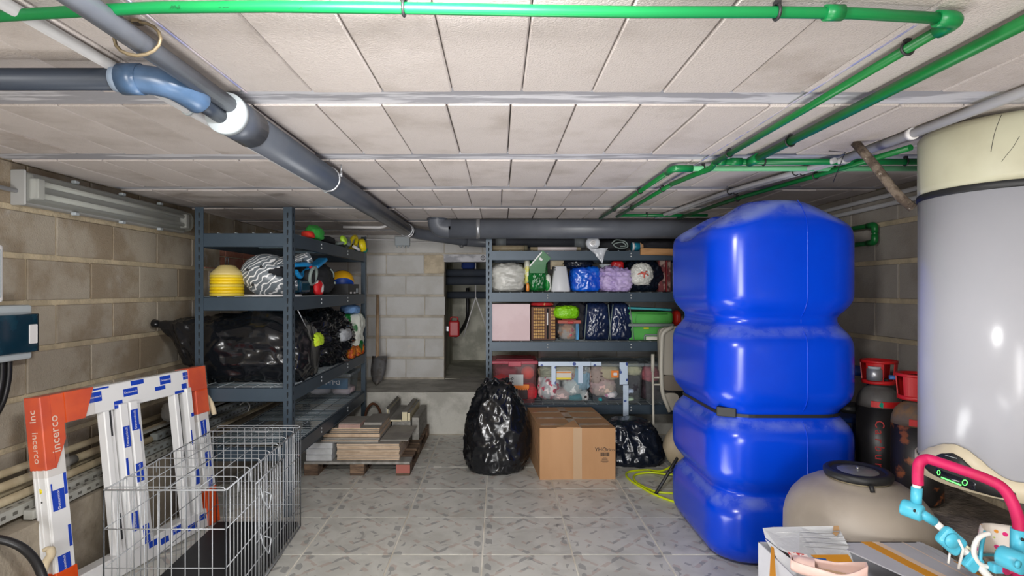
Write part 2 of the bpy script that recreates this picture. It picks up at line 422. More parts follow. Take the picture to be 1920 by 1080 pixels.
# concrete footings along the three walls
def rough_box(x0, y0, z0, x1, y1, z1, amp=.008, step=.07, seed=0):
    mb = MB()
    def nzv(p): return Vector(p)+Vector((fbm(Vector(p)*6+Vector((seed, 0, 0))), fbm(Vector(p)*6+Vector((seed, 9, 0))), fbm(Vector(p)*7+Vector((seed, 0, 9)))))*amp
    def grid(o, u, v):
        o, u, v = Vector(o), Vector(u), Vector(v); nu = max(2, int(u.length/step)); nv = max(2, int(v.length/step))
        vs = [nzv(o+u*(i/nu)+v*(j/nv)) for j in range(nv+1) for i in range(nu+1)]
        fs = [(j*(nu+1)+i, j*(nu+1)+i+1, (j+1)*(nu+1)+i+1, (j+1)*(nu+1)+i) for j in range(nv) for i in range(nu)]
        mb.add(vs, fs, True)
    dx, dy, dz = x1-x0, y1-y0, z1-z0
    grid((x0, y0, z1), (dx, 0, 0), (0, dy, 0)); grid((x0, y0, z0), (dx, 0, 0), (0, 0, dz))
    grid((x1, y0, z0), (0, dy, 0), (0, 0, dz)); grid((x0, y1, z0), (0, 0, dz), (0, 0, 0.0001)) if 0 else None
    grid((x0, y1, z0), (0, -dy, 0), (0, 0, dz)); grid((x1, y1, z0), (-dx, 0, 0), (0, 0, dz))
    return mb
struct('trim_1', rough_box(XL-.02, .2, -.02, -1.9, 5.3, .375, .008, .08, 1), m_foot_l)
struct('trim_2', rough_box(1.735, .2, -.02, XR+.02, 5.3, .375, .008, .08, 2), m_foot_r)
struct('trim_3', rough_box(XL, 5.12, -.02, XR, 6.1, .382, .006, .06, 3), m_foot)

# walls: mortar slabs with the blocks set in them
RZ0, RP = .392, .219
wl = struct('wall_left', MB().bb(XL-.2, -5.2, 0, XL-.004, 6.05, 1.95), m_mortar)
wr = struct('wall_right', MB().bb(XR+.004, -5.2, 0, XR+.2, 6.05, 1.95), m_mortar)
OX0, OX1, OZ1 = -.575, .42, 1.622
mbw = MB(); y0, y1 = YB+.004, YB+.2
mbw.bb(XL-.2, y0, .3, OX0, y1, 1.95); mbw.bb(OX1, y0, .3, XR+.2, y1, 1.95); mbw.bb(OX0, y0, 1.70, OX1, y1, 1.95)
wb = struct('wall_back', mbw, m_mortar_b)
struct('wall_behind', MB().bb(XL-.2, -5.3, 0, XR+.2, -5.2, 1.95), m_grey)
BL, BP = .397, .405
CACHE = {}
def bmsh(key, *a):
    if key not in CACHE: CACHE[key] = block_mesh('block', *a)
    return CACHE[key]
def zrow(r):
    z0 = RZ0+RP*r; z1 = min(z0+.2, 1.904); return z0+.012, z1+.004
for side, wall, x, m in (('l', wl, XL, m_brown), ('r', wr, XR, m_rgrey)):
    for r in range(7):
        z0, z1 = zrow(r)
        ref = ((2.758 if r % 2 else 2.585) if side == 'l' else (3.053 if r % 2 == 0 else 3.24))
        k0 = math.ceil((.9-ref)/BP)
        for k in range(k0, 40):
            a = ref+BP*k; c = min(a+BL, YB-.002)
            if a > YB-.06: break
            if side == 'l' and r == 5 and a > 4.1 and c < 5.4: continue   # hole closed with bricks
            piece('block', bmsh((side, round(c-a, 3), round(z1-z0, 3)), .05, c-a, z1-z0, m), wall,
                  (x+(-.021 if side == 'l' else .021)+R_.uniform(-.001, .001), (a+c)/2, (z0+z1)/2))
# the hole in the left wall is closed with hollow bricks
for j in range(4):
    for i in range(2):
        piece('brick', bmsh('terra', .05, .30, .098, m_terra), wl, (XL-.03+R_.uniform(0, .012), 4.30+.31*j, 1.485+.055+i*.106))
for r in range(7):
    z0, z1 = zrow(r); ref = -1.181 if r % 2 else -.975
    for k in range(-4, 9):
        a = ref+BP*k; c = a+BL
        a = max(a, XL+.002); c = min(c, XR-.002)
        segs = [(a, c)] if r == 6 else [(a, min(c, OX0+R_.uniform(-.02, .012))), (max(a, OX1+.005), c)]
        if r == 5: segs = [(a, min(c, -.79)), (max(a, OX1+.03), c)]
        for (p, q) in segs:
            if q-p < .04: continue
            piece('block', bmsh(('b', round(q-p, 3), round(z1-z0, 3)), q-p, .05, z1-z0, m_grey), wb, ((p+q)/2, YB+.021+R_.uniform(-.001, .001), (z0+z1)/2))
MB().rbox(-.785, YB-.006, 1.50, OX0+.004, YB+.06, 1.70, .012, 2).build('render_patch', m_patch, wb)
lintel = MB().rbox(OX0-.02, YB-.004, OZ1, OX1+.05, YB+.19, 1.702, .004, 1).build('lintel', m_beam, wb)
m_black = mat('black_print', rgb(30, 30, 32), .7)
text('lettering', '⊕2' if False else '2', .075, (-.085, YB-.0055, 1.664), (1, 0, 0), (0, 0, 1), m_black, lintel)
ringm = MB(); ringm.tube([Vector((-.165+.022*math.cos(t*PI/8), YB-.006, 1.664+.022*math.sin(t*PI/8))) for t in range(16)], .003, 6, closed=True)
ringm.bb(-.18, YB-.007, 1.662, -.15, YB-.005, 1.666); ringm.bb(-.167, YB-.007, 1.649, -.163, YB-.005, 1.679)
ringm.build('cross_mark', m_black, lintel)

# recess behind the opening
struct('wall_recess', MB().bb(-.66, 7.45, .3, .9, 7.6, 1.95).bb(-.66, 6.05, .3, -.62, 7.6, 1.95).bb(.9, 6.05, .3, .92, 7.6, 1.95), m_pit)
struct('floor_recess', rough_box(-.96, 5.9, .2, .91, 7.5, .384, .006, .1, 5), m_pit)
struct('ceiling_recess', MB().bb(-.96, 6.05, 1.9, .91, 7.6, 2.0), m_pit)

# ceiling: dark slab, concrete beams and the hollow blocks between them
ceil = struct('ceiling', MB().bb(XL-.2, -5.2, 1.935, XR+.2, 6.05, 2.1), m_ceilgap)
beams = [1.678+.743*k for k in range(-5, 7)]
for y in beams:
    if y < 5.9: MB().rbox(XL, y-.068, 1.9125, XR, y+.068, 1.96, .002, 1).build('beam', m_beam, ceil)
offs = [0, 0, 0, 0, .0687, .039, .0555, .02, .07, .03, .06, .02]
for j in range(len(beams)-1):
    ya, yb = beams[j]+.061, min(beams[j+1]-.059, YB+.02)
    if ya < -1.4 or ya > YB-.05: continue
    for k in range(-12, 12):
        xa = offs[j]+.2035*k; xb = xa+.2035
        xa = max(xa, XL); xb = min(xb, XR)
        if xb-xa < .03: continue
        g = R_.choice((.002, .003, .003, .006, .009))
        key = ('c', round(xb-xa-g, 3), round(yb-ya, 3))
        if key not in CACHE: CACHE[key] = block_mesh('ceiling_block', xb-xa-g, yb-ya, .05, m_ceil, .004)
        piece('ceiling_block', CACHE[key], ceil, ((xa+xb)/2, (ya+yb)/2, ZC+.025+R_.uniform(-.0025, .0025)))
for (x0, ya, yb) in ((-.735, 1.0, 1.62), (.905, 1.2, 2.9)):
    MB().bb(x0-.002, ya, ZC-.004, x0+.002, yb, ZC-.001).build('chalk_line', m_chalk, ceil)
# ---------------------------------------------------------------- pipes, conduits and fittings
m_pvc = mat('grey_drain_plastic', rgb(98, 102, 110), .38, col2=rgb(88, 92, 100), scale=3, col3=rgb(150, 150, 152), scale3=40, ramp3=(.7, .74))
m_pvcd = mat('dark_drain_plastic', rgb(72, 76, 84), .35, col2=rgb(62, 68, 78), scale=2, col3=rgb(150, 150, 152), scale3=30, ramp3=(.71, .75))
m_navy = mat('blue_black_pipe', rgb(42, 50, 62), .45)
m_elbow = mat('blue_grey_elbow', rgb(74, 98, 128), .3, col2=rgb(60, 84, 112), scale=9)
m_glue = mat('pale_glue', rgb(140, 156, 176), .7)
m_green = mat('green_pipe_plastic', rgb(6, 114, 58), .35)
m_greend = mat('dark_green_pipe_plastic', rgb(12, 106, 46), .38)
m_greenp = mat('pale_green_pipe_plastic', rgb(110, 186, 136), .45)
m_cond = mat('grey_conduit', rgb(176, 176, 178), .5)
m_condw = mat('white_conduit', rgb(222, 220, 220), .45)
m_clip = mat('black_clip', rgb(34, 34, 36), .5)
m_steel = mat('galvanised_steel', rgb(176, 178, 182), .35, metal=.7)
m_pale = mat('pale_grey_plastic', rgb(172, 180, 184), .5)
m_rust = mat('rusty_tube', rgb(104, 92, 80), .9, col2=rgb(70, 58, 48), scale=24, ramp=(.42, .6), bump=.8, bscale=70, col3=rgb(160, 152, 140), scale3=40, ramp3=(.62, .7))

def ring(parent, name, p, axis, r, wd, m, th=.004):
    a = Vector(axis).normalized(); mb = MB()
    mb.lathe([(r, -wd/2), (r+th, -wd/2), (r+th, wd/2), (r, wd/2)], p, 20, a)
    return mb.build(name, m, parent)
def pclip(parent, p, axis, r):
    """open black pipe clip with a foot on the ceiling"""
    p = Vector(p); a = Vector(axis).normalized(); s = a.cross(Vector((0, 0, 1))).normalized(); mb = MB()
    pts = [p+s*(r+.003)*math.cos(t)+Vector((0, 0, 1))*(r+.003)*math.sin(t) for t in [PI*.62+PI*1.76*k/14 for k in range(15)]]
    mb.tube(pts, .0032, 6); mb.box(p+Vector((0, 0, r+.006)), (.012, .012, .008))
    return mb.build('clip', m_clip, parent)
def run(name, label, cat, segs, group=None):
    """segs: (part name, points, radius, material)"""
    loc = segs[0][1][0]; t = thing(name, label, cat, loc, group)
    for nm, pts, r, m in segs: MB().tube(pts, r, 18 if (r if not isinstance(r, list) else r[0]) > .03 else 12).build(nm, m, t)
    return t

# large grey drain pipe running back under the ceiling, then right along the rear wall
X0, Z0 = -.786, 1.838
t = run('drain_pipe', 'wide dark grey drain pipe running back under the ceiling with pale open collar', 'pipe', [
    ('pipe', [(X0, 1.62, Z0), (X0, 4.84, Z0)], .055, m_pvcd),
    ('collar', [(X0, 1.60, Z0), (X0, 1.76, Z0)], .0585, m_pvcd),
    ('bend', smoothpath([(X0, 4.80, Z0), (X0+.015, 4.90, Z0-.003), (-.62, 5.08, 1.822), (-.3, 5.26, 1.79)], 5), .05, m_pvc),
    ('rear_pipe', [(-.34, 5.25, 1.792), (-.1, 5.30, 1.782), (1.9, 5.30, 1.775)], .05, m_pvc)])
MB().lathe([(.0, 0), (.0585, 0), (.0605, .004), (.0605, .022), (.056, .022)], (X0, 1.592, Z0), 32, (0, 1, 0)).build('collar_face', m_pale, t)
for y in (2.55, 4.70, 4.78): ring(t, 'clamp', (X0, y, Z0), (0, 1, 0), .0555, .014, m_steel)
for y in (2.55,): MB().cyl((X0+.062, y, Z0+.01), (X0+.062, y, Z0+.035), .006).cyl((X0+.062, y, Z0+.03), (X0+.062, y, 1.904), .003).build('clamp_bolt', m_steel, t)
ring(t, 'sleeve', (.02, 5.30, 1.78), (1, 0, 0), .05, .10, m_pale, .005)
ring(t, 'sleeve', (.78, 5.30, 1.779), (1, 0, 0), .05, .12, m_pale, .005)

t = run('waste_pipe', 'slim grey waste pipe entering the collar of the wide drain pipe', 'pipe', [
    ('pipe', [(-.775, .25, 1.868), (-.775, 1.66, 1.862)], .0235, m_pvc)])
st = [Vector((-.775+.05*math.cos(a)*1.0, 1.19, 1.868+.036*math.sin(a))) for a in [PI*.5+2*PI*k/16 for k in range(16)]]
MB().tube(st, .004, 5, closed=True).bb(-.782, 1.18, 1.90, -.768, 1.20, 1.92).build('strap', mat('brassy_strap', rgb(130, 116, 92), .5, metal=.5), t)

t = run('black_pipe', 'blue-black pipe coming from the wall, ending in a blue elbow', 'pipe', [
    ('pipe', [(-2.18, 1.385, 1.855), (-.90, 1.385, 1.855)], .027, m_navy),
    ('elbow', smoothpath([(-.93, 1.385, 1.855), (-.885, 1.387, 1.855), (-.83, 1.405, 1.848), (-.803, 1.45, 1.836), (-.80, 1.475, 1.832)], 5), .035, m_elbow),
    ('tail_pipe', [(-.80, 1.46, 1.833), (-.80, 1.61, 1.828)], .021, m_navy)])
ring(t, 'socket', (-.915, 1.385, 1.855), (1, 0, 0), .033, .05, m_elbow, .005)
ring(t, 'glue_ring', (-.944, 1.385, 1.855), (1, 0, 0), .0275, .03, m_glue, .003)

# wide pipe along the back, dropping from the ceiling
zz = 1.822
t = run('horizontal_drain_pipe', 'thick light grey drain pipe dropping from the ceiling and running to the blue tank', 'pipe', [
    ('pipe', [(-.40, 4.50, zz), (2.15, 4.50, zz)], .079, m_pvc),
    ('elbow', smoothpath([(-.497, 4.50, 1.905), (-.497, 4.50, 1.875), (-.48, 4.50, 1.842), (-.44, 4.50, 1.826), (-.385, 4.50, zz)], 6), [.079]*1+[.079]*24, m_pvc)])
ring(t, 'socket_rim', (-.497, 4.50, 1.90), (0, 0, 1), .079, .016, m_pvcd, .006)
ring(t, 'clamp', (-.165, 4.50, zz), (1, 0, 0), .0795, .03, m_steel, .003)

# conduits on the left
def conduit(name, label, pts, r, m, clips=()):
    t = run(name, label, 'conduit', [('tube', pts, r, m)])
    for i, (p, a) in enumerate(clips): ring(t, 'saddle_clip', p, a, r, .012, m_pale, .004)
    return t
conduit('ceiling_conduit', 'light grey conduit running back on the ceiling beside the wide drain pipe', [(-.965, .3, 1.888), (-.965, 3.4, 1.888), (-.95, 4.9, 1.888)], .0135, m_cond,
        [((-.965, y, 1.888), (0, 1, 0)) for y in (1.72, 2.75, 3.1)])
conduit('short_conduit', 'short white bent conduit on the ceiling above the left shelf end', fillet([(-1.33, 4.75, 1.865), (-.99, 4.75, 1.862), (-.94, 4.80, 1.905)], .06), .012, m_condw)
t = thing('junction_box', 'square grey junction box on the rear wall under the drain pipe', 'junction box', (-1.005, YB, 1.785))
MB().rbox(-1.085, YB-.055, 1.79, -.93, YB-.001, 1.885, .006, 2).build('box', m_pale, t)
for k in range(4): MB().lathe([(.012, 0), (.012, .012), (.008, .016)], (-1.065+.038*k, YB-.028, 1.79), 10, (0, 0, -1)).build('cable_gland', m_pale, t)
conduit('rear_conduit', 'thin white conduit on the rear wall right of the junction box', [(-.93, YB-.02, 1.83), (-.42, YB-.02, 1.83)], .008, m_condw)
conduit('upper_rear_conduit', 'thin white conduit on the rear wall left of the junction box', [(-1.085, YB-.02, 1.852), (-1.9, YB-.02, 1.868)], .009, m_condw)
MB().lathe([(.02, 0), (.026, .02), (.02, .05), (.0, .055)], (-.40, YB-.012, 1.80), 14, (.3, -.9, -.3)).build('cap', m_steel)
tag(bpy.data.objects['cap'], 'small steel cap fixed below the drain pipe by the opening', 'cap')

# green water pipes
def gz(y, z=1.882): return (z-H)*F/(CY-y)
pts = [at(px, py, gz(py)) for px, py in ((-60, 38), (0, 30), (150, 21), (300, 14), (500, 12), (800, 16), (1000, 20), (1200, 23), (1450, 23), (1600, 25), (1795, 36))]
E = pts[-1]; B2 = Vector((.935, 2.40, 1.880))
t = run('green_water_pipe', 'bright green pipe crossing the ceiling nearest the viewer, turning back at an elbow', 'pipe', [
    ('pipe', pts, .0112, m_green),
    ('return_pipe', [E+Vector((0, .03, 0)), B2], .0112, m_greend),
    ('offset_bend', smoothpath([B2, (.94, 2.47, 1.868), (.905, 2.56, 1.862), (.895, 2.70, 1.866), (.888, 2.85, 1.872)], 5), .0125, m_greend),
    ('rear_pipe', [(.888, 2.82, 1.871), (.885, 4.15, 1.876)], .0112, m_greend)])
MB().tube(fillet([E+Vector((-.045, -.002, 0)), E+Vector((.004, 0, 0)), E+Vector((0, .05, 0))], .03, 6), .0165, 14).build('elbow', m_green, t)
cp = at(1563, 24, gz(24)); MB().cyl(cp-Vector((.018, 0, 0)), cp+Vector((.018, 0, 0)), .0155).build('coupling', m_green, t)
for px, py in ((757, 15), (1457, 23)): pclip(t, at(px, py, gz(py)), (1, 0, 0), .0112)
for y in (1.27, 2.25): pclip(t, (E.x+(B2.x-E.x)*(y-E.y)/(B2.y-E.y), y, 1.882), (0, 1, 0), .0112)
for y in (3.0, 3.7): pclip(t, (.887, y, 1.874), (0, 1, 0), .0112)
m_print = mat('dark_pipe_print', rgb(10, 84, 44), .6)
for px, s in ((330, 'PP-R  '), (420, '= =='), (565, '⊠' if False else 'X')):
    q = at(px, 16, gz(14)-.0112); text('lettering', s.strip(), .010, q+Vector((0, -.0008, .002)), (1, 0, 0), (0, .25, 1), m_print, t)
t = run('green_branch_pipe', 'thick dark green pipe running back on the ceiling at the right', 'pipe', [
    ('pipe', [(1.078, .6, 1.878), (1.078, 2.34, 1.878)], .0155, m_greend)])
for y in (2.05,): pclip(t, (1.078, y, 1.878), (0, 1, 0), .0155)
MB().tube([(1.078, 2.30, 1.878), (1.078, 2.385, 1.878)], .02, 14).build('tee', m_green, t)
t = run('green_cross_pipe', 'green pipe crossing the ceiling above the blue tank, upper of two', 'pipe', [
    ('pipe', [(.945, 2.385, 1.880), (2.15, 2.385, 1.880)], .0135, m_green)])
for x in (1.14, 1.75): pclip(t, (x, 2.385, 1.880), (1, 0, 0), .0135)
ring(t, 'coupling', (1.02, 2.385, 1.88), (1, 0, 0), .0135, .05, m_green, .003)
ring(t, 'coupling', (.958, 2.385, 1.88), (1, 0, 0), .0135, .03, m_green, .003)
t = run('pale_green_pipe', 'pale green pipe crossing the ceiling just behind the bright green cross pipe', 'pipe', [
    ('pipe', [(.80, 2.52, 1.880), (2.15, 2.52, 1.880)], .0125, m_greenp),
    ('return_pipe', [(.793, 2.54, 1.880), (.787, 4.3, 1.882)], .0118, m_greend)])
MB().tube(fillet([(.88, 2.52, 1.880), (.79, 2.52, 1.880), (.792, 2.60, 1.880)], .035, 6), .016, 14).build('elbow', m_green, t)
for x in (.93, 1.52): pclip(t, (x, 2.52, 1.880), (1, 0, 0), .0125)
for y in (3.1, 3.8): pclip(t, (.79, y, 1.880), (0, 1, 0), .0118)
t = run('rear_green_pipe', 'short green cross pipe on the ceiling just before the thick drain pipe', 'pipe', [
    ('pipe', [(.895, 4.12, 1.882), (1.55, 4.12, 1.882)], .0115, m_green)])
pclip(t, (1.10, 4.12, 1.882), (1, 0, 0), .0115)
t = run('side_green_pipe', 'green pipe following the grey conduits back over the blue tank', 'pipe', [
    ('pipe', [(1.56, 2.10, 1.868), (1.50, 2.6, 1.868), (1.41, 3.3, 1.870), (1.36, 4.2, 1.872)], .012, m_greend)])
for y, x in ((2.62, 1.498), (3.28, 1.413)): pclip(t, (x, y, 1.868), (0, 1, 0), .012)
t = conduit('conduit', 'light grey conduit descending from the right corner over the boiler top', [(1.475, .7, 1.886), (1.475, 2.36, 1.886)], .0165, m_cond)
MB().lathe([(.014, 0), (.019, 0), (.019, .03), (.014, .03)], (1.478, 2.35, 1.884), 18, (0, 1, 0)).build('open_end', m_cond, t)
ring(t, 'saddle_clip', (1.475, 1.98, 1.886), (0, 1, 0), .0165, .02, m_condw, .005)
for k, (dx, lb) in enumerate(((0, 'grey flexible conduit curving back towards the thick drain pipe, nearer the tank'), (-.032, 'grey flexible conduit curving back towards the thick drain pipe, farther from the tank'))):
    t = conduit('flexible_conduit', lb, smoothpath([(1.462+dx, 2.36, 1.880), (1.42+dx, 2.62, 1.880), (1.335+dx, 3.1, 1.882), (1.29+dx, 3.7, 1.886), (1.25+dx, 4.3, 1.888)], 5), .0125, m_cond)
    for y, x in ((2.60, 1.424), (3.12, 1.333)): pclip(t, (x+dx, y, 1.881), (-.1, 1, 0), .0125)
for z, lb in ((1.862, 'grey conduit on the right wall, upper of two'), (1.812, 'grey conduit on the right wall, lower of two')):
    conduit('wall_conduit', lb, [(XR-.022, 2.3, z), (XR-.022, 5.6, z-.02)], .013, m_cond)
t = run('green_wall_pipe', 'green U-shaped pipe on the right wall beside the blue tank', 'pipe', [
    ('pipe', fillet([(2.15, 3.75, 1.70), (2.15, 3.17, 1.70), (2.15, 3.17, 1.60), (2.15, 3.75, 1.60)], .02, 4), .0145, m_greend)])
for z in (1.70, 1.60): MB().tube(fillet([(2.15, 3.23, z), (2.15, 3.17, z), (2.15, 3.17, z+(-.045 if z > 1.65 else .045))], .025, 5), .0185, 12).build('elbow', m_greend, t)
MB().tube([at(1603, 267, 2.16), at(1640, 310, 2.12), at(1672, 352, 2.08), at(1690, 372, 2.06), at(1712, 390, 2.05)], .0165, 14).build('rusty_tube', m_rust)
tag(bpy.data.objects['rusty_tube'], 'rusty stained tube slanting down from the ceiling beside the boiler', 'pipe')
MB().tube([at(1554, 283, 2.26), at(1585, 285, 2.26), at(1562, 342, 2.36)], .0018, 6).build('wire_hook', m_clip)
tag(bpy.data.objects['wire_hook'], 'thin black wire hook hanging from the ceiling left of the rusty tube', 'wire')

# pipes and bits in the recess behind the opening
for y, z, r, lb in ((6.35, 1.52, .045, 'dark grey pipe across the wall opening, topmost of three'), (6.30, 1.43, .05, 'dark grey pipe across the wall opening, middle of three'), (6.55, 1.265, .042, 'dark grey pipe across the wall opening, lowest of three')):
    t = run('recess_pipe', lb, 'pipe', [('pipe', [(-.61, y, z), (.89, y, z)], r, m_pvcd)])
    ring(t, 'collar', (.30, y, z), (1, 0, 0), r, .05, m_pvcd, .006)
t = thing('pipe_hanger', 'thin steel rod hanger with two slanted legs in the wall opening', 'hanger', (-.26, 6.5, .9))
MB().cyl((-.27, 6.49, 1.90), (-.27, 6.49, 1.24), .006).build('rod', m_condw, t)
MB().cyl((-.27, 6.50, 1.24), (-.42, 6.62, .77), .007).build('leg', m_condw, t)
MB().cyl((-.27, 6.50, 1.24), (-.11, 6.62, .77), .007).build('leg', m_condw, t)
MB().tube(smoothpath([(-.40, 7.1, 1.35), (-.40, 7.1, 1.0), (-.43, 6.85, .88), (-.48, 6.6, .80), (-.50, 6.34, .80)], 6), .022, 10).build('black_hose', m_clip)
tag(bpy.data.objects['black_hose'], 'black ribbed hose curving down to the red pump in the opening', 'hose')
m_redp = mat('red_plastic', rgb(178, 24, 30), .4)
t = thing('red_pump', 'small red pump hanging at the left edge of the wall opening', 'pump', (-.50, 6.25, .80))
MB().rbox(-.56, 6.2, .80, -.44, 6.3, .98, .02, 3).build('body', m_redp, t)
MB().rbox(-.618, 6.22, .86, -.56, 6.28, .92, .004, 1).build('wall_bracket', m_steel, t)
MB().tube(fillet([(-.54, 6.25, .97), (-.54, 6.25, 1.02), (-.46, 6.25, 1.02), (-.46, 6.25, .97)], .02), .008, 8).build('handle', m_redp, t)
blob((-.36, 6.6, 1.57), (.16, .14, .10), 61, crinkle=.05, res=3).build('blue_bundle', mat('blue_rag', rgb(34, 60, 130), .8))
tag(bpy.data.objects['blue_bundle'], 'dark blue bundle lying on the pipes at the top of the opening', 'bundle')

# strip light on the left wall
m_lampw = mat('lamp_white', rgb(158, 158, 156), .5)
m_dif = clear('clear_cover', rgb(224, 226, 222), .80, .25)
t = thing('strip_light', 'dusty twin-tube strip light under a clear cover on the left wall', 'lamp', (-2.15, 3.15, 1.72))
ya, yb, za, zb = 2.50, 3.80, 1.715, 1.868
MB().rbox(XL-.002, ya, za, XL+.06, yb, zb, .015, 2).build('housing', m_lampw, t)
MB().loft([[Vector((XL+.05+dx, y, za+dz)) for dx, dz in ((0, .008), (.045, .02), (.062, .05), (.062, .10), (.045, .135), (0, .147))] for y in (ya+.004, yb-.004)], True, False).build('cover', m_dif, t)
for z in (1.765, 1.82): MB().cyl((XL+.078, ya+.06, z), (XL+.078, yb-.06, z), .013).build('tube', mat('tube_glass', rgb(226, 226, 224), .25), t)
for y in (ya+.05, yb-.05): MB().rbox(XL+.055, y-.02, za+.03, XL+.10, y+.02, zb-.03, .004, 1).build('tube_holder', m_condw, t)
MB().rbox(XL+.0, ya-.006, za-.004, XL+.07, ya+.006, zb+.004, .005, 1).build('end_cap', m_lampw, t)
for y in (2.80, 3.15, 3.5):
    for z in (za-.003, zb+.003): MB().rbox(XL+.05, y-.015, z-.008, XL+.075, y+.015, z+.008, .003, 1).build('cover_clip', m_pale, t)
conduit('lamp_conduit', 'grey conduit on the left wall feeding the strip light', [(XL+.03, 1.4, 1.785), (XL+.03, ya, 1.775)], .010, m_cond)

# distribution box on the left wall
t = thing('fuse_box', 'grey fuse box with smoked blue-black window on the left wall', 'fuse box', (-2.14, 2.2, 1.02))
y0b, y1b = 1.80, 2.50
MB().rbox(XL+.001, y0b, 1.02, XL+.10, y1b, 1.262, .01, 2).build('case', m_pale, t)
m_smoke = mat('smoked_window', rgb(20, 66, 84), .08, col2=rgb(14, 44, 60), scale=5, spec=.8)
MB().rbox(XL+.10, y0b+.03, 1.052, XL+.122, y1b+.005, 1.222, .006, 2).build('window', m_smoke, t)
MB().rbox(XL+.1215, y0b+.05, 1.10, XL+.1235, y1b-.33, 1.18, .003, 1).build('switch_row', m_black, t)
MB().rbox(XL+.1225, y1b-.045, 1.09, XL+.1245, y1b-.005, 1.175, .003, 1).build('label', m_condw, t)
MB().rbox(XL+.10, y1b-.06, 1.052, XL+.1205, y1b+.012, 1.222, .003, 1).build('hinge_edge', m_black, t)
t = thing('meter_box', 'pale plastic meter cabinet at the edge of view above the fuse box', 'cabinet', (-2.1, 2.0, 1.30))
MB().rbox(XL+.001, 1.6, 1.275, XL+.11, 2.345, 1.52, .012, 2).build('case', m_condw, t)
MB().rbox(XL+.11, 1.63, 1.295, XL+.118, 2.325, 1.50, .006, 1).build('door', m_pale, t)
m_cable = mat('black_cable', rgb(28, 28, 30), .4)
for k in range(4):
    y = 2.33+.035*k
    MB().tube(smoothpath([(XL+.05, y, 1.03), (XL+.05, y-.005, .93), (XL+.055, y-.05, .82), (XL+.06, y-.16, .72), (XL+.07, y-.34, .63), (XL+.09, y-.6, .50), (XL+.12, y-.75, .385)], 5), .0125, 8).build('power_cable', m_cable)
    o = bpy.data.objects['power_cable' + ('' if k == 0 else '.%03d' % k)]
    tag(o, 'thick black cable below the fuse box, ' + ['nearest the viewer', 'second nearest the viewer', 'second from the wall end', 'farthest from the viewer'][k] + ' in the bundle', 'cable', 'cables below the fuse box')
MB().tube(smoothpath([(-2.05, 1.55, .39), (-1.98, 1.85, .42), (-1.90, 2.02, .42), (-1.80, 2.08, .37), (-1.70, 2.06, .28), (-1.64, 2.0, .15), (-1.66, 1.8, .02), (-1.72, 1.5, .016)], 6), .016, 10).build('floor_cable', m_cable)
tag(bpy.data.objects['floor_cable'], 'thick black cable arching off the left ledge beside the window frame', 'cable')
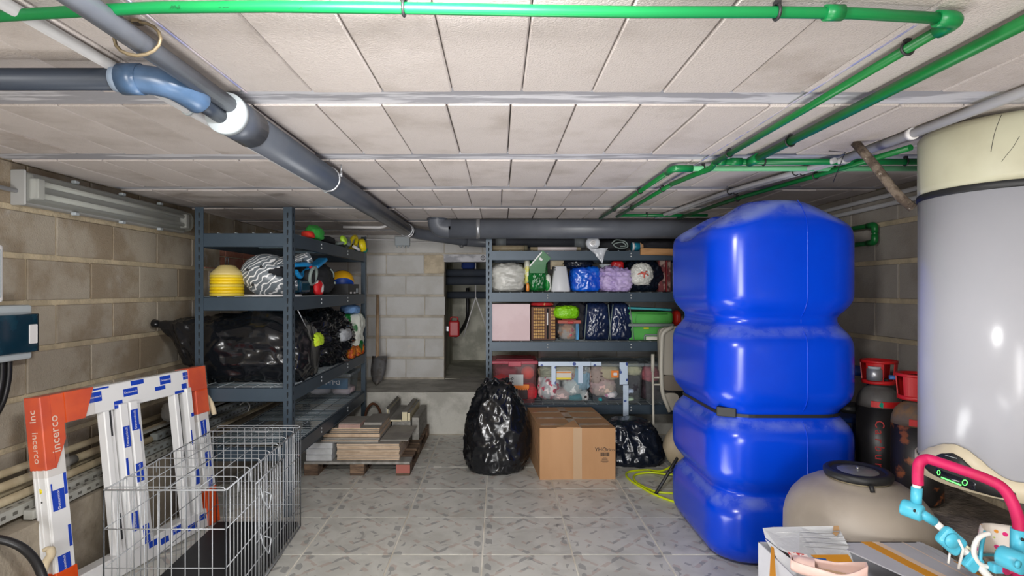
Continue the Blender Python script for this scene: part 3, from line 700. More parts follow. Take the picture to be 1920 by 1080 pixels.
# ---------------------------------------------------------------- shelving units
m_shelf = mat('slate_blue_steel', rgb(54, 68, 80), .42, metal=.25, col2=rgb(48, 62, 74), scale=3)
m_slot = mat('slot_shadow', rgb(16, 20, 24), .9)
m_wire = mat('zinc_wire', rgb(158, 166, 170), .45, metal=.4)
m_plate = mat('pale_steel_strip', rgb(136, 158, 170), .35, metal=.5)
m_rivet = mat('bright_rivet', rgb(210, 214, 216), .3, metal=.6)
def shelving(label, x0, x1, y0, y1, levels, top, long_axis):
    t = thing('shelving_unit', label, 'shelf', ((x0+x1)/2, (y0+y1)/2, 0)); L = .05; th = .004
    for xa, sx in ((x0, 1), (x1, -1)):
        for ya, sy in ((y0, 1), (y1, -1)):
            mb = MB(); mb.bb(xa, ya, 0, xa+sx*L, ya+sy*th, top); mb.bb(xa, ya+sy*th, 0, xa+sx*th, ya+sy*L, top)
            u = mb.build('upright', m_shelf, t)
            s = MB(); z = .06
            while z < top-.03:
                s.bb(xa+sx*(L*.5-.0045), ya-sy*.0006, z, xa+sx*(L*.5+.0045), ya+sy*.002, z+.02)
                s.bb(xa+sx*(L*.5-.003), ya-sy*.0006, z-.012, xa+sx*(L*.5+.003), ya+sy*.002, z)
                s.bb(xa-sx*.0006, ya+sy*(L*.5-.0045), z, xa+sx*.002, ya+sy*(L*.5+.0045), z+.02)
                z += .05
            s.build('slot_holes', m_slot, u, kind='stuff')
    bh = .08; bt = .022
    for z in levels:
        for ya, sy in ((y0, 1), (y1, -1)):
            b = MB().rbox(x0+.004, ya+sy*.003, z-bh, x1-.004, ya+sy*(.003+bt), z, .003, 1).build('beam', m_shelf, t)
            if long_axis == 'x' and sy == 1:
                for f in (.245, .62):
                    for dz in (-.022, -.047): MB().lathe([(.0075, 0), (.007, .003), (0, .004)], (x0+.06+(x1-x0)*f, ya+.003, z+dz), 8, (0, -1, 0)).build('rivet', m_rivet, b)
        for xa, sx in ((x0, 1), (x1, -1)):
            b = MB().rbox(xa+sx*.003, y0+.026, z-bh, xa+sx*(.003+bt), y1-.026, z, .003, 1).build('side_beam', m_shelf, t)
            if long_axis == 'y' and sx == -1:
                for f in (.30, .66):
                    for dz in (-.022, -.047): MB().lathe([(.0075, 0), (.007, .003), (0, .004)], (xa-.003, y0+(y1-y0)*f, z+dz), 8, (1, 0, 0)).build('rivet', m_rivet, b)
        mb = MB(); nx = int((x1-x0-.05)/.09) if long_axis == 'x' else int((x1-x0-.05)/.045)
        ny = int((y1-y0-.05)/.045) if long_axis == 'x' else int((y1-y0-.05)/.045)
        if long_axis == 'y': nx = int((x1-x0-.05)/.09)
        for i in range(nx+1):
            x = x0+.025+(x1-x0-.05)*i/nx; mb.tube([(x, y0+.008, z+.002), (x, y1-.008, z+.002)], .0025, 5)
        for j in range(ny+1):
            y = y0+.025+(y1-y0-.05)*j/ny; mb.tube([(x0+.008, y, z-.001), (x1-.008, y, z-.001)], .0025, 5)
        mb.build('wire_deck', m_wire, t, kind='stuff')
        for f in (.18, .5, .82):
            if long_axis == 'x': MB().rbox(x0+(x1-x0)*f-.05, y0+.026, z-.03, x0+(x1-x0)*f+.05, y1-.026, z-.005, .003, 1).build('cross_strip', m_plate, t)
            else: MB().rbox(x0+.026, y0+(y1-y0)*f-.12, z-.03, x1-.026, y0+(y1-y0)*f+.12, z-.005, .003, 1).build('cross_strip', m_plate, t)
    return t
LS = [1.66, 1.286, .754, .405]; LX0, LX1, LY0, LY1 = -1.775, -1.208, 3.24, 5.075
shelving('slate-blue steel shelving unit standing along the left wall', LX0, LX1, LY0, LY1, LS, 1.812, 'y')
RS = [1.654, 1.307, .895, .37]; QX0, QX1, QY0, QY1 = -.107, 1.75, 4.62, 5.105
shelving('slate-blue steel shelving unit standing before the rear wall beside the blue tank', QX0, QX1, QY0, QY1, RS, 1.757, 'x')
# ---------------------------------------------------------------- things on the left shelves and along the left wall
m_bag = mat('black_bin_liner', rgb(17, 19, 23), .2, spec=.6, bump=.12, bscale=11)
m_bagn = mat('navy_black_liner', rgb(16, 22, 34), .22, spec=.6, bump=.12, bscale=12)
def soft(name, mb, m, label, cat, group=None): return tag(mb.build(name, m), label, cat, group)
z1, z2, z3, z4 = [z+.005 for z in LS]
# top level
m_cyan = mat('cyan_plastic', rgb(20, 146, 178), .4)
MB().rbox(-1.66, 3.50, z1, -1.42, 3.66, z1+.018, .006, 2).rbox(-1.62, 3.46, z1+.001, -1.40, 3.50, z1+.016, .005, 2).build('cyan_tray', m_cyan)
tag(bpy.data.objects['cyan_tray'], 'flat cyan plastic tray on the top of the left shelf', 'tray')
soft('red_cloth', blob((-1.245, 3.62, z1), (.07, .10, .045), 3, crinkle=.06, res=3), mat('red_cloth', rgb(196, 44, 24), .8), 'small red cloth at the front edge of the left top shelf', 'cloth')
soft('green_hat', blob((-1.26, 3.80, z1), (.10, .22, .10), 4, power=2.2, crinkle=.04, res=4), mat('green_cloth', rgb(52, 156, 62), .7), 'green cloth hat on the left top shelf', 'hat')
soft('black_glove', blob((-1.30, 4.10, z1), (.14, .26, .055), 5, crinkle=.1, res=4), mat('black_cloth', rgb(26, 28, 32), .8), 'black glove lying between the green cap and the goggles', 'glove')
m_lime = mat('lime_plastic', rgb(176, 222, 60), .4)
t = thing('swim_goggles', 'grey swim goggles with lime lens on the left top shelf', 'goggles', (-1.25, 4.45, z1))
g = Vector((-1.25, 4.42, z1+.05))
m_gstrap = mat('grey_silicone', rgb(120, 132, 128), .4)
MB().tube([g+Vector((.045*math.cos(a), .14*math.sin(a), .012*math.cos(2*a)-.02)) for a in [2*PI*k/18 for k in range(18)]], .012, 7, closed=True).build('strap', m_gstrap, t)
for dy in (-.06, .06): MB().lathe([(.034, 0), (.04, .012), (.034, .026), (.02, .03)], g+Vector((.02, dy, .0)), 16, (1, -.2, .4)).build('lens', m_lime if dy < 0 else m_gstrap, t)
t = thing('yellow_mask', 'yellow diving mask ring at the far end of the left top shelf', 'mask', (-1.25, 4.8, z1))
m_yel = mat('yellow_plastic', rgb(226, 206, 24), .4)
c = Vector((-1.245, 4.74, z1+.062))
MB().tube([c+Vector((.02*math.sin(a), .085*math.cos(a), .055*math.sin(a))) for a in [2*PI*k/20 for k in range(20)]], .017, 8, closed=True).build('frame', m_yel, t)
MB().lathe([(.055, 0), (.06, .02), (.055, .05), (.04, .06)], (-1.235, 4.90, z1+.052), 16, (1, .3, .2)).build('side_lens', m_yel, t)
MB().tube([(-1.23, 4.70, z1+.03), (-1.21, 4.80, z1+.01), (-1.225, 4.90, z1+.02)], .014, 8).build('nose_piece', m_condw, t)
soft('teal_cloth', blob((-1.235, 4.985, z1-.004), (.10, .13, .05), 9, crinkle=.06, res=3), mat('teal_cloth', rgb(26, 160, 130), .6), 'teal cloth hanging at the far corner of the left top shelf', 'cloth')
soft('black_pouch', blob((-1.36, 4.86, z1), (.16, .26, .075), 10, crinkle=.06, res=4), MATS['black_cloth'], 'black pouch behind the yellow diving mask', 'pouch')

# second level
t = thing('marker_cones', 'stack of yellow marker cones with a black carry stick on the left shelf', 'cones', (-1.655, 3.38, z2))
m_yc = mat('yellow_cone', rgb(232, 196, 20), .45); m_yp = mat('pale_cone', rgb(206, 186, 122), .5)
cc = Vector((-1.655, 3.38, z2))
for k in range(7):
    z = .012*0+k*.0185
    MB().lathe([(.094, z), (.097, z+.004), (.096, z+.013), (.086, z+.022), (.085, z+.02), (.09, z+.008), (.09, z)], cc, 28).build('cone_disc', m_yc if k % 3 else mat('ochre_cone_%d' % k, rgb(214, 190, 70), .5), t)
MB().lathe([(.094, .128), (.092, .138), (.045, .185), (.028, .188), (.0, .188)], cc, 28).build('top_cone', m_yp, t)
MB().tube(fillet([cc+Vector((-.008, 0, .186)), cc+Vector((-.008, 0, .235)), cc+Vector((.008, 0, .235)), cc+Vector((.008, 0, .186))], .008, 4), .004, 6).build('carry_stick', m_clip, t)

def zebra():
    m = bpy.data.materials.new('zebra_print'); m.use_nodes = True; nt = m.node_tree; N = nt.nodes; L = nt.links; b = N['Principled BSDF']
    b.inputs['Roughness'].default_value = .3
    tc = N.new('ShaderNodeTexCoord'); wv = N.new('ShaderNodeTexWave'); wv.bands_direction = 'DIAGONAL'; wv.inputs['Scale'].default_value = 15; wv.inputs['Distortion'].default_value = 7; wv.inputs['Detail'].default_value = 1.0; wv.inputs['Detail Scale'].default_value = 1.3
    mp = N.new('ShaderNodeMapping'); mp.inputs['Rotation'].default_value = (0, PI*.5, .4); mp.inputs['Scale'].default_value = (1, 1, 1); L.new(tc.outputs['Object'], mp.inputs[0]); L.new(mp.outputs[0], wv.inputs['Vector'])
    mr = N.new('ShaderNodeMapRange'); mr.inputs['From Min'].default_value = .76; mr.inputs['From Max'].default_value = .86; L.new(wv.outputs['Fac'], mr.inputs['Value'])
    x = N.new('ShaderNodeMix'); x.data_type = 'RGBA'; L.new(mr.outputs[0], x.inputs[0]); x.inputs[6].default_value = (*rgb(104, 112, 118), 1); x.inputs[7].default_value = (*rgb(226, 226, 226), 1)
    L.new(x.outputs[2], b.inputs['Base Color']); return m
t = thing('helmet', 'grey motocross helmet with white zebra stripes on the left shelf', 'helmet', (-1.44, 3.46, z2))
hc = Vector((-1.455, 3.47, z2+.128))
def hshape(n):   # skull with a long chin guard to the right (+x) and a flat base
    p = Vector(n)
    if p.x > 0 and p.z < .1: p.x *= 1+.55*min(1, (.1-p.z)*1.6)
    if p.x < 0 and p.z < 0: p.x *= 1-.25*(-p.z)
    if p.z > .3 and p.x > .3: p.x *= 1.12
    p.z = max(p.z, -.93)
    return p
vs, fs = ico(5); keep = []
def inport(n): return n.x > .12 and (n.z-.12)**2/.15+n.y**2/.85 < 1
pv = [hshape(n.normalized()) for n in vs]
shell = MB(); shell.add([hc+Vector((p.x*.155, p.y*.125, p.z*.135)) for p in pv], [f for f in fs if not all(inport(vs[i]) for i in f)], True)
sh = shell.build('shell', zebra(), t)
sm = sh.modifiers.new('thickness', 'SOLIDIFY'); sm.thickness = .008; sm.offset = -1
ln = MB(); ln.add([hc+Vector((p.x*.128, p.y*.108, p.z*.118)) for p in pv], fs, True); ln.build('padding', MATS['black_cloth'], t)
MB().loft([[hc+Vector((.07+.19*s, y, .105+.03*s-.06*(y/.11)**2+dz)) for y, dz in [(-.10+.02*k, 0) for k in range(11)]+[(.10-.02*k, .008) for k in range(11)]] for s in (0, .35, .7, 1)], True).build('peak', sh.data.materials[0], t)
for dy, dx, dz in ((-.122, -.06, .03), (-.12, -.03, -.06), (-.118, .02, .05)): MB().lathe([(.008, 0), (.008, .006), (0, .007)], hc+Vector((dx, dy, dz)), 10, (0, -1, 0)).build('vent_screw', m_clip, t)
MB().tube([hc+Vector((.155*1.03*math.cos(a)*(1.35 if math.cos(a) > 0 else .78), .122*math.sin(a), -.125)) for a in [2*PI*k/28 for k in range(28)]], .006, 7, closed=True).build('base_rim', m_condw, t)
m_cyg = mat('cyan_gear', rgb(16, 134, 196), .45)
t = thing('goggles', 'motocross goggles with bright blue strap hanging beside the helmet', 'goggles', (-1.25, 3.52, z2))
MB().tube(smoothpath([(-1.262, 3.40, z2+.19), (-1.235, 3.55, z2+.20), (-1.25, 3.68, z2+.195), (-1.28, 3.62, z2+.14), (-1.255, 3.50, z2+.12), (-1.25, 3.42, z2+.15)], 5), .015, 8).build('strap', m_cyg, t)
MB().rbox(-1.29, 3.46, z2+.015, -1.232, 3.64, z2+.10, .02, 3).build('lens', m_smoke, t)
soft('blue_strap', MB().rbox(-.035, -.11, -.012, .035, .11, .012, .008, 2, Matrix.Rotation(.30, 3, 'X'), (-1.25, 3.84, z2+.222)), m_cyg, 'bright blue flat armour strap lying on top of the black backpack', 'strap')
t = thing('backpack', 'black backpack lying on the second left shelf before the ball', 'backpack', (-1.36, 3.98, z2))
blob((-1.37, 3.98, z2), (.30, .50, .225), 12, power=3.2, crinkle=.035, freq=6).build('body', MATS['black_cloth'], t)
MB().tube(smoothpath([(-1.225, 4.04, z2+.19), (-1.21, 4.06, z2+.16), (-1.213, 4.08, z2+.13)], 4), .006, 6).build('strap_tag', m_gstrap, t)
MB().lathe([(.012, 0), (.012, .006), (0, .008)], (-1.218, 4.12, z2+.09), 12, (1, -.2, .1)).build('buckle', m_gstrap, t)
t = thing('riding_boot', 'grey and red riding glove cuff beside the red and white glove', 'glove', (-1.24, 3.62, z2))
soft('red_white_glove', blob((-1.235, 3.80, z2), (.05, .13, .10), 14, power=2.4, crinkle=.06, res=4), patterned('red_white_print', rgb(196, 24, 30), [rgb(228, 226, 224), rgb(190, 20, 28), rgb(230, 228, 226), rgb(190, 20, 28)], 16, .62, .66, .6), 'red and white glove at the edge of the second left shelf', 'glove')
MB().tube([Vector((-1.225+.01*math.sin(a), 3.66+.06*math.cos(a), z2+.13+.055*math.sin(a))) for a in [2*PI*k/18 for k in range(18)]], .012, 7, closed=True).build('cuff', m_gstrap, t)
blob((-1.25, 3.66, z2+.07), (.06, .11, .10), 15, res=3).build('palm', MATS['black_cloth'], t)
MB().tube([(-1.228, 3.62, z2+.185), (-1.222, 3.70, z2+.18)], .010, 7).build('red_edge', m_redp, t)
t = thing('tool_tray', 'open black tray holding the blue and yellow ball', 'tray', (-1.30, 4.66, z2))
m_blk = mat('black_plastic', rgb(28, 29, 31), .5)
tx0, tx1, ty0, ty1 = -1.42, -1.222, 4.50, 4.85
MB().bb(tx0, ty0, z2, tx1, ty1, z2+.006).build('base', m_blk, t)
for b in ((tx0, ty0, tx1, ty0+.005), (tx0, ty1-.005, tx1, ty1), (tx0, ty0+.005, tx0+.005, ty1-.005), (tx1-.005, ty0+.005, tx1, ty1-.005)): MB().bb(b[0], b[1], z2+.006, b[2], b[3], z2+.085).build('side', m_blk, t)
for y in (4.56, 4.68): MB().rbox(tx1, y, z2+.005, tx1+.003, y+.05, z2+.02, .001, 1).build('edge_label', m_condw, t)
MB().rbox(tx1, 4.76, z2+.01, tx1+.004, 4.81, z2+.05, .001, 1).build('grey_clasp', m_pale, t)
def ball_mat():
    m = bpy.data.materials.new('ball_panels'); m.use_nodes = True; nt = m.node_tree; N = nt.nodes; L = nt.links; b = N['Principled BSDF']; b.inputs['Roughness'].default_value = .45
    tc = N.new('ShaderNodeTexCoord'); mp = N.new('ShaderNodeMapping'); mp.inputs['Rotation'].default_value = (.55, .2, .3); L.new(tc.outputs['Object'], mp.inputs[0])
    sx = N.new('ShaderNodeSeparateXYZ'); L.new(mp.outputs[0], sx.inputs[0])
    cr = N.new('ShaderNodeValToRGB'); cr.color_ramp.interpolation = 'CONSTANT'; mr = N.new('ShaderNodeMapRange'); mr.inputs['From Min'].default_value = -.1; mr.inputs['From Max'].default_value = .1; L.new(sx.outputs[2], mr.inputs['Value']); L.new(mr.outputs[0], cr.inputs[0])
    e = cr.color_ramp.elements; e[0].color = (*rgb(22, 66, 156), 1); e[1].position = .36; e[1].color = (*rgb(226, 170, 20), 1); k = e.new(.78); k.color = (*rgb(22, 66, 120), 1)
    L.new(cr.outputs[0], b.inputs['Base Color']); return m
bm_ = MB(); bm_.add([Vector((n.x, n.y, n.z))*.098 for n in ico(4)[0]], ico(4)[1], True)
o = bm_.build('ball', ball_mat(), None, (0, 0, 0)); o.location = (-1.315, 4.66, z2+.107)
tag(o, 'blue and yellow ball resting in the black tray', 'ball')

# third level
def bshape(n):
    p = Vector(n)
    if p.x < -.15:
        t_ = (-.15-p.x)/.85; p.x = -.15-(t_*1.85); k = max(.12, 1-.62*t_**.8)
        p.z = p.z*k+.40*t_**1.5; p.y = p.y*max(.2, 1-.6*t_)-.10*t_
    return p
t = thing('refuse_sack', 'large black refuse sack on the third left shelf, its tied end poking past the post', 'bag', (-1.46, 3.56, z3))
loft_bag([(-2.115, 3.47, 1.11, .022, .018), (-2.05, 3.48, 1.09, .05, .045), (-1.92, 3.50, 1.01, .13, .135), (-1.78, 3.53, .955, .20, .20), (-1.66, 3.55, z3+.205, .23, .20), (-1.50, 3.56, z3+.213, .25, .213), (-1.38, 3.56, z3+.21, .25, .21), (-1.28, 3.56, z3+.19, .235, .187), (-1.215, 3.56, z3+.17, .20, .15), (-1.185, 3.56, z3+.16, .10, .08)],
         'x', 21, .022, 8.5, .30, 96, 2.7, 110).build('sack', m_bag, t)
MB().loft([[Vector((x, 3.47+r*1.3*math.cos(a), z+r*math.sin(a))) for a in [2*PI*k/12 for k in range(12)]] for x, z, r in ((-2.09, 1.108, .018), (-2.11, 1.112, .016), (-2.13, 1.115, .024), (-2.155, 1.118, .028), (-2.16, 1.118, .005))]).build('tied_end', m_bag, t)
t = thing('open_sack', 'crumpled open black sack behind the large one on the third left shelf', 'bag', (-1.42, 4.25, z3))
blob((-1.43, 4.32, z3), (.43, .96, .395), 22, power=2.6, crinkle=.04, freq=4.6, res=6, lump=.14, fold=.085).build('sack', m_bag, t)
soft('neon_shirt', blob((-1.215, 3.66, z3+.20), (.07, .20, .075), 23, crinkle=.15, res=4), mat('neon_cloth', rgb(178, 212, 40), .75, col2=rgb(190, 220, 50), col3=rgb(224, 110, 40), scale3=9, ramp3=(.62, .66)), 'neon yellow shirt with orange patch poking out of the open sack', 'shirt')
soft('white_cloth', blob((-1.212, 4.36, z3+.17), (.06, .24, .09), 24, crinkle=.12, res=4), mat('grey_white_cloth', rgb(176, 180, 184), .8), 'greyish white cloth poking out of the open sack', 'cloth')
m_gw = patterned('green_white_print', rgb(228, 232, 220), [rgb(14, 112, 44), rgb(20, 130, 50), rgb(196, 212, 60), rgb(14, 112, 44)], 7.5, .50, .53, .35)
soft('green_white_bag', blob((-1.36, 4.90, z3), (.30, .22, .36), 25, power=5, crinkle=.05, res=5), m_gw, 'green and white printed sack standing at the far end of the third left shelf', 'bag')
soft('blue_cloth', blob((-1.30, 4.86, z3+.36), (.14, .18, .07), 26, crinkle=.14, res=4), mat('light_blue_cloth', rgb(110, 150, 200), .8), 'light blue cloth lying on the green and white sack', 'cloth')
t = thing('grey_crate', 'grey plastic crate behind the sacks on the third left shelf', 'crate', (-1.60, 4.92, z3))
MB().rbox(-1.74, 4.80, z3, -1.52, 5.03, z3+.385, .015, 2).build('body', mat('dark_grey_plastic', rgb(82, 88, 94), .5), t)
MB().rbox(-1.75, 4.79, z3+.385, -1.51, 5.035, z3+.41, .008, 2).build('rim', m_pale, t)
m_net = mat('orange_net', rgb(214, 130, 34), .6, col2=rgb(180, 70, 24), scale=40, ramp=(.45, .55))
for k, (y, s) in enumerate(((4.62, .10), (4.79, .075), (4.93, .08))):
    soft('orange_scrap', blob((-1.23, y, z3), (.05, s*1.1, s), 27+k, crinkle=.2, res=4), m_net, ['largest orange wrapper at the shelf edge beside the open sack', 'middle orange wrapper at the shelf edge beside the open sack', 'farthest orange wrapper at the shelf edge, below the green and white sack'][k], 'wrapper')
MB().tube([(-1.222, 3.35, z3+.465), (-1.205, 3.52, z3+.30)], .0035, 6).build('steel_rod', m_steel)
tag(bpy.data.objects['steel_rod'], 'thin steel rod leaning on the open black sack', 'rod')

# fourth level: storage box turned upside down
m_clr = clear('clear_plastic', rgb(222, 228, 230), .90, .12)
m_clrl = clear('clear_lid', rgb(206, 214, 218), .74, .2)
def tub(name, label, x0, x1, y0, y1, za, zb, mb_, ml, wall=.004, taper=.02, rim=True):
    t = thing(name, label, 'box', ((x0+x1)/2, (y0+y1)/2, za))
    ix, iy = taper, taper
    def rr(z, k, inset=0):
        a, b, c, d = x0+ix*(1-k)+inset, x1-ix*(1-k)-inset, y0+iy*(1-k)+inset, y1-iy*(1-k)-inset; q = .02
        return [Vector(p) for p in ((a+q, c, z), (b-q, c, z), (b, c+q, z), (b, d-q, z), (b-q, d, z), (a+q, d, z), (a, d-q, z), (a, c+q, z))]
    zt = zb-.025
    MB().loft([rr(za, 0), rr(zt, 1)], False, False).add(rr(za, 0), [tuple(reversed(range(8)))]).build('body', mb_, t)
    MB().rbox(x0-.008, y0-.008, zt-.012, x1+.008, y1+.008, zb-.008, .008, 2).rbox(x0+.03, y0+.03, zb-.009, x1-.03, y1-.03, zb, .004, 1).build('lid', ml, t)
    if rim: 
        for x in ((x0+x1)/2,): MB().rbox(x-.055, y0-.018, zt-.03, x+.055, y0-.006, zb-.012, .005, 2).build('latch', ml, t)
    return t
t = tub('storage_box', 'clear storage box with blue label lying on the lowest left shelf', -1.655, -1.265, 4.72, 5.03, z4, .625, m_clr, m_clrl, rim=False)
m_bluel = mat('slate_blue_label', rgb(60, 88, 112), .4)
MB().rbox(-1.63, 4.724, .485, -1.285, 4.728, .575, .001, 1).build('printed_band', m_bluel, t)
text('lettering', 'D-Link', .05, (-1.42, 4.722, .54), (-1, 0, 0), (0, 0, -1), m_condw, t)
for k, (x, c) in enumerate(((-1.55, rgb(200, 190, 196)), (-1.36, rgb(196, 176, 180)))):
    soft('packed_cloth', blob((x, 4.87, z4+.012), (.17, .22, .07), 40+k, crinkle=.08, res=3), mat('packed_cloth_%d' % k, c, .85), ['pale cloth inside the clear storage box, nearer the wall', 'pinkish cloth inside the clear storage box, nearer the shelf edge'][k], 'cloth')

m_slotg = mat('slot_grey', rgb(96, 94, 88), .9)
# trunking and tubes lying along the left ledge
m_trk = mat('grey_trunking', rgb(176, 176, 170), .55, col2=rgb(160, 160, 152), scale=4)
m_trkg = mat('slotted_trunking_grey', rgb(142, 148, 146), .55)
m_tubeb = mat('beige_tube', rgb(168, 156, 130), .6, col2=rgb(150, 136, 110), scale=5)
rods = [  # kind, start, end, size
 ('tube', (-2.12, 1.6, .545), (-2.09, 4.3, .545), .017, m_tubeb, 'beige tube on the left ledge, topmost against the wall'),
 ('tube', (-2.07, 1.55, .51), (-2.04, 4.5, .505), .019, m_tubeb, 'beige tube on the left ledge with a grey coupling'),
 ('tube', (-2.10, 2.1, .47), (-2.10, 4.8, .465), .019, m_tubeb, 'beige tube on the left ledge, lowest against the wall'),
 ('tube', (-2.02, 1.7, .465), (-2.0, 4.6, .465), .018, m_tubeb, 'beige tube on the left ledge above the slotted trunking'),
 ('slot', (-1.985, 1.5, .425), (-1.97, 4.75, .425), .05, m_trk, 'pale slotted trunking on the left ledge, widest and longest'),
 ('slot', (-1.935, 2.28, .402), (-1.90, 4.85, .412), .042, m_trk, 'pale slotted trunking on the left ledge along its outer edge'),
 ('slot', (-2.05, 2.7, .42), (-2.04, 4.9, .42), .045, m_trkg, 'grey slotted trunking on the left ledge close to the wall'),
 ('slot', (-1.905, 2.9, .452), (-1.875, 4.95, .458), .04, m_trkg, 'grey slotted trunking lying on the pale one at the edge'),
 ('slot', (-1.99, 3.2, .478), (-1.93, 4.9, .478), .044, m_trkg, 'grey slotted trunking, upper one passing beneath the third left shelf'),
 ('flat', (-1.835, 3.15, .432), (-1.80, 4.97, .432), .036, m_tubeb, 'beige flat strip lying outermost beside the lowest left shelf'),
 ('flat', (-2.03, 2.9, .515), (-1.98, 4.7, .515), .03, m_trk, 'pale flat strip tied on top of the bundle on the left ledge'),
]
for kind, a, b, s, m, lb in rods:
    a, b = Vector(a), Vector(b); d = (b-a); L_ = d.length; u = d.normalized(); sd = u.cross(Vector((0, 0, 1))).normalized(); up = sd.cross(u)
    t = thing('ledge_tube' if kind == 'tube' else 'trunking' if kind == 'slot' else 'flat_strip', lb, 'tube' if kind == 'tube' else 'trunking' if kind == 'slot' else 'strip', a)
    if kind == 'tube':
        MB().tube([a, b], s, 12).build('tube', m, t)
        if 'coupling' in lb: MB().tube([a+u*1.05, a+u*1.14], s+.004, 12).build('coupling', mat('tube_coupling', rgb(120, 118, 114), .6), t)
        MB().tube([a-u*.004, a+u*.012], s*.8, 10).build('open_end', m_slot, t)
    else:
        hgt = s if kind == 'slot' else .012
        rot = Matrix((sd, u, up)).transposed()
        MB().rbox(-s/2, -L_/2, -hgt/2*.9, s/2, L_/2, hgt/2*.9, .002, 1, rot, (a+b)/2).build('body', m, t)
        if kind == 'slot':
            mb = MB(); n = int(L_/.055)
            for k in range(n):
                p = a+u*(.03+k*.055)
                for sg in (1, ): mb.box(p+sd*(s/2)*sg, (.0015, .022, hgt*.28), rot)
                mb.box(p+up*(hgt/2*.9), (s*.22, .022, .0015), rot)
            mb.build('slots', m_slotg, t, kind='stuff')
MB().tube(smoothpath([(-1.865, 4.0, .50), (-1.85, 4.06, .51), (-1.84, 4.10, .47), (-1.845, 4.08, .43)], 5), .005, 6).build('cable_tie', m_trk)
tag(bpy.data.objects['cable_tie'], 'pale tie looped round the grey trunking bundle', 'cable tie')

# wrapped window frame leaning on the ledge
TN, BN = Vector((-1.895, 2.29, .882)), Vector((-1.80, 2.275, .004))
u = Vector((.195, .90, 0)).normalized(); v = (TN-BN).normalized(); u = (u-v*u.dot(v)).normalized(); n = u.cross(v).normalized()   # n looks into the room
LW = .93; HV = (TN-BN).length; W_ = .085; DP = .078
if n.x < 0: n = -n
def fp(a, b, c=0): return BN+u*a+v*b+n*c
rotF = Matrix((u, v, n)).transposed()
m_upvc = mat('white_window_profile', rgb(226, 226, 226), .35)
m_wrap = mat('white_wrap_film', rgb(224, 226, 232), .4)
m_bl = mat('blue_film_label', rgb(24, 64, 176), .4)
m_org = mat('orange_tape', rgb(226, 84, 20), .38, col2=rgb(206, 66, 14), scale=6)
m_gask = mat('black_gasket', rgb(40, 42, 46), .6)
wf = thing('window_frame', 'white window frame wrapped in blue-printed film with orange corners leaning beside the cage', 'window frame', BN)
def fbar(name, a0, b0, a1, b1, c0, c1, m, r=.004):
    return MB().rbox(-(a1-a0)/2, -(b1-b0)/2, -(c1-c0)/2, (a1-a0)/2, (b1-b0)/2, (c1-c0)/2, r, 1, rotF, fp((a0+a1)/2, (b0+b1)/2, (c0+c1)/2)).build(name, m, wf)
fbar('near_post', 0, 0, W_, HV, -DP, 0, m_upvc); fbar('far_post', LW-W_, 0, LW, HV, -DP, 0, m_upvc)
fbar('top_rail', W_, HV-.12, LW-W_, HV, -DP, 0, m_upvc); fbar('bottom_rail', W_, 0, LW-W_, .10, -DP, 0, m_upvc)
for a0, w2, c1 in ((.285, .03, -.006), (.325, .022, -.02), (.355, .045, .010), (.405, .045, .016), (.455, .03, -.004)): fbar('mullion', a0, .09, a0+w2, HV-.10, -.05, c1, m_upvc)
for a0, w2, c1 in ((.70, .03, -.004), (.742, .02, -.03), (.772, .04, .008)): fbar('sash_stile', a0, .09, a0+w2, HV-.10, -.05, c1, m_upvc)
for b0, b1 in ((HV-.24, HV-.12), (.16, .28)): fbar('gasket', .3155, b0, .3245, b1, -.04, -.008, m_gask, .001)
fbar('gasket', .731, .40, .741, HV-.12, -.04, -.012, m_gask, .001)
for k in (.012, .03, .066): 
    MB().rbox(-.004, -HV*.32, -.002, .004, HV*.32, .002, .001, 1, Matrix((n, v, -u)).transposed(), fp(-.001, HV*.42, -DP+k)).build('groove_lip', m_upvc, wf)
# orange corner sleeves
for a0, a1, b0, b1 in ((-.004, W_*.45, HV-.30, HV+.004), (LW-.13, LW+.004, HV-.124, HV+.004), (LW-W_-.004, LW+.004, HV-.26, HV-.124), (-.004, W_+.004, -.002, .16), (LW-W_-.004, LW+.004, -.002, .2)):
    fbar('corner_tape', a0, b0, a1, b1, -DP-.004, .005, m_org, .003)
def fprism(name, pts, c0, c1, m): return MB().prism([fp(a, b, c0) for a, b in pts], n*(c1-c0)).build(name, m, wf)
fprism('corner_tape', [(W_*.44, HV-.30), (W_+.004, HV-.19), (W_+.004, HV-.124), (.185, HV-.124), (.235, HV+.004), (W_*.44, HV+.004)], -DP-.0038, .0052, m_org)
m_film = clear('clear_stretch_film', rgb(246, 244, 242), .955, .12)
fbar('film_wrap', -.01, HV-.33, W_+.012, HV+.008, -DP-.008, .009, m_film, .006); fbar('film_wrap', W_+.012, HV-.13, .235, HV+.008, -DP-.008, .009, m_film, .006)
fbar('film_wrap', LW-.15, HV-.13, LW+.01, HV+.008, -DP-.008, .009, m_film, .006); fbar('film_wrap', LW-W_-.012, HV-.30, LW+.01, HV-.13, -DP-.008, .009, m_film, .006)
m_ltr = mat('pale_lettering', rgb(232, 214, 200), .5)
text('lettering', 'incerco', .052, fp(.045, HV-.16, .0062), v, -u, m_ltr, wf)
text('lettering', 'inc', .048, fp(-.0046, HV-.075, -DP*.52), v, -n, m_ltr, wf)
text('lettering', 'incerco', .044, fp(-.0046, HV-.205, -DP*.48), -v, n, m_ltr, wf)
text('lettering', 'inc', .05, fp(-.0046, .10, -DP*.5), v, -n, m_ltr, wf)
MB().lathe([(.011, 0), (.011, .0015), (0, .0018)], fp(0, HV-.385, -DP*.55), 16, -u).build('yellow_dot', m_yel, wf)
MB().lathe([(.004, 0), (.004, .001), (0, .0012)], fp(0, HV-.43, -DP*.5), 10, -u).build('screw_hole', m_clip, wf)
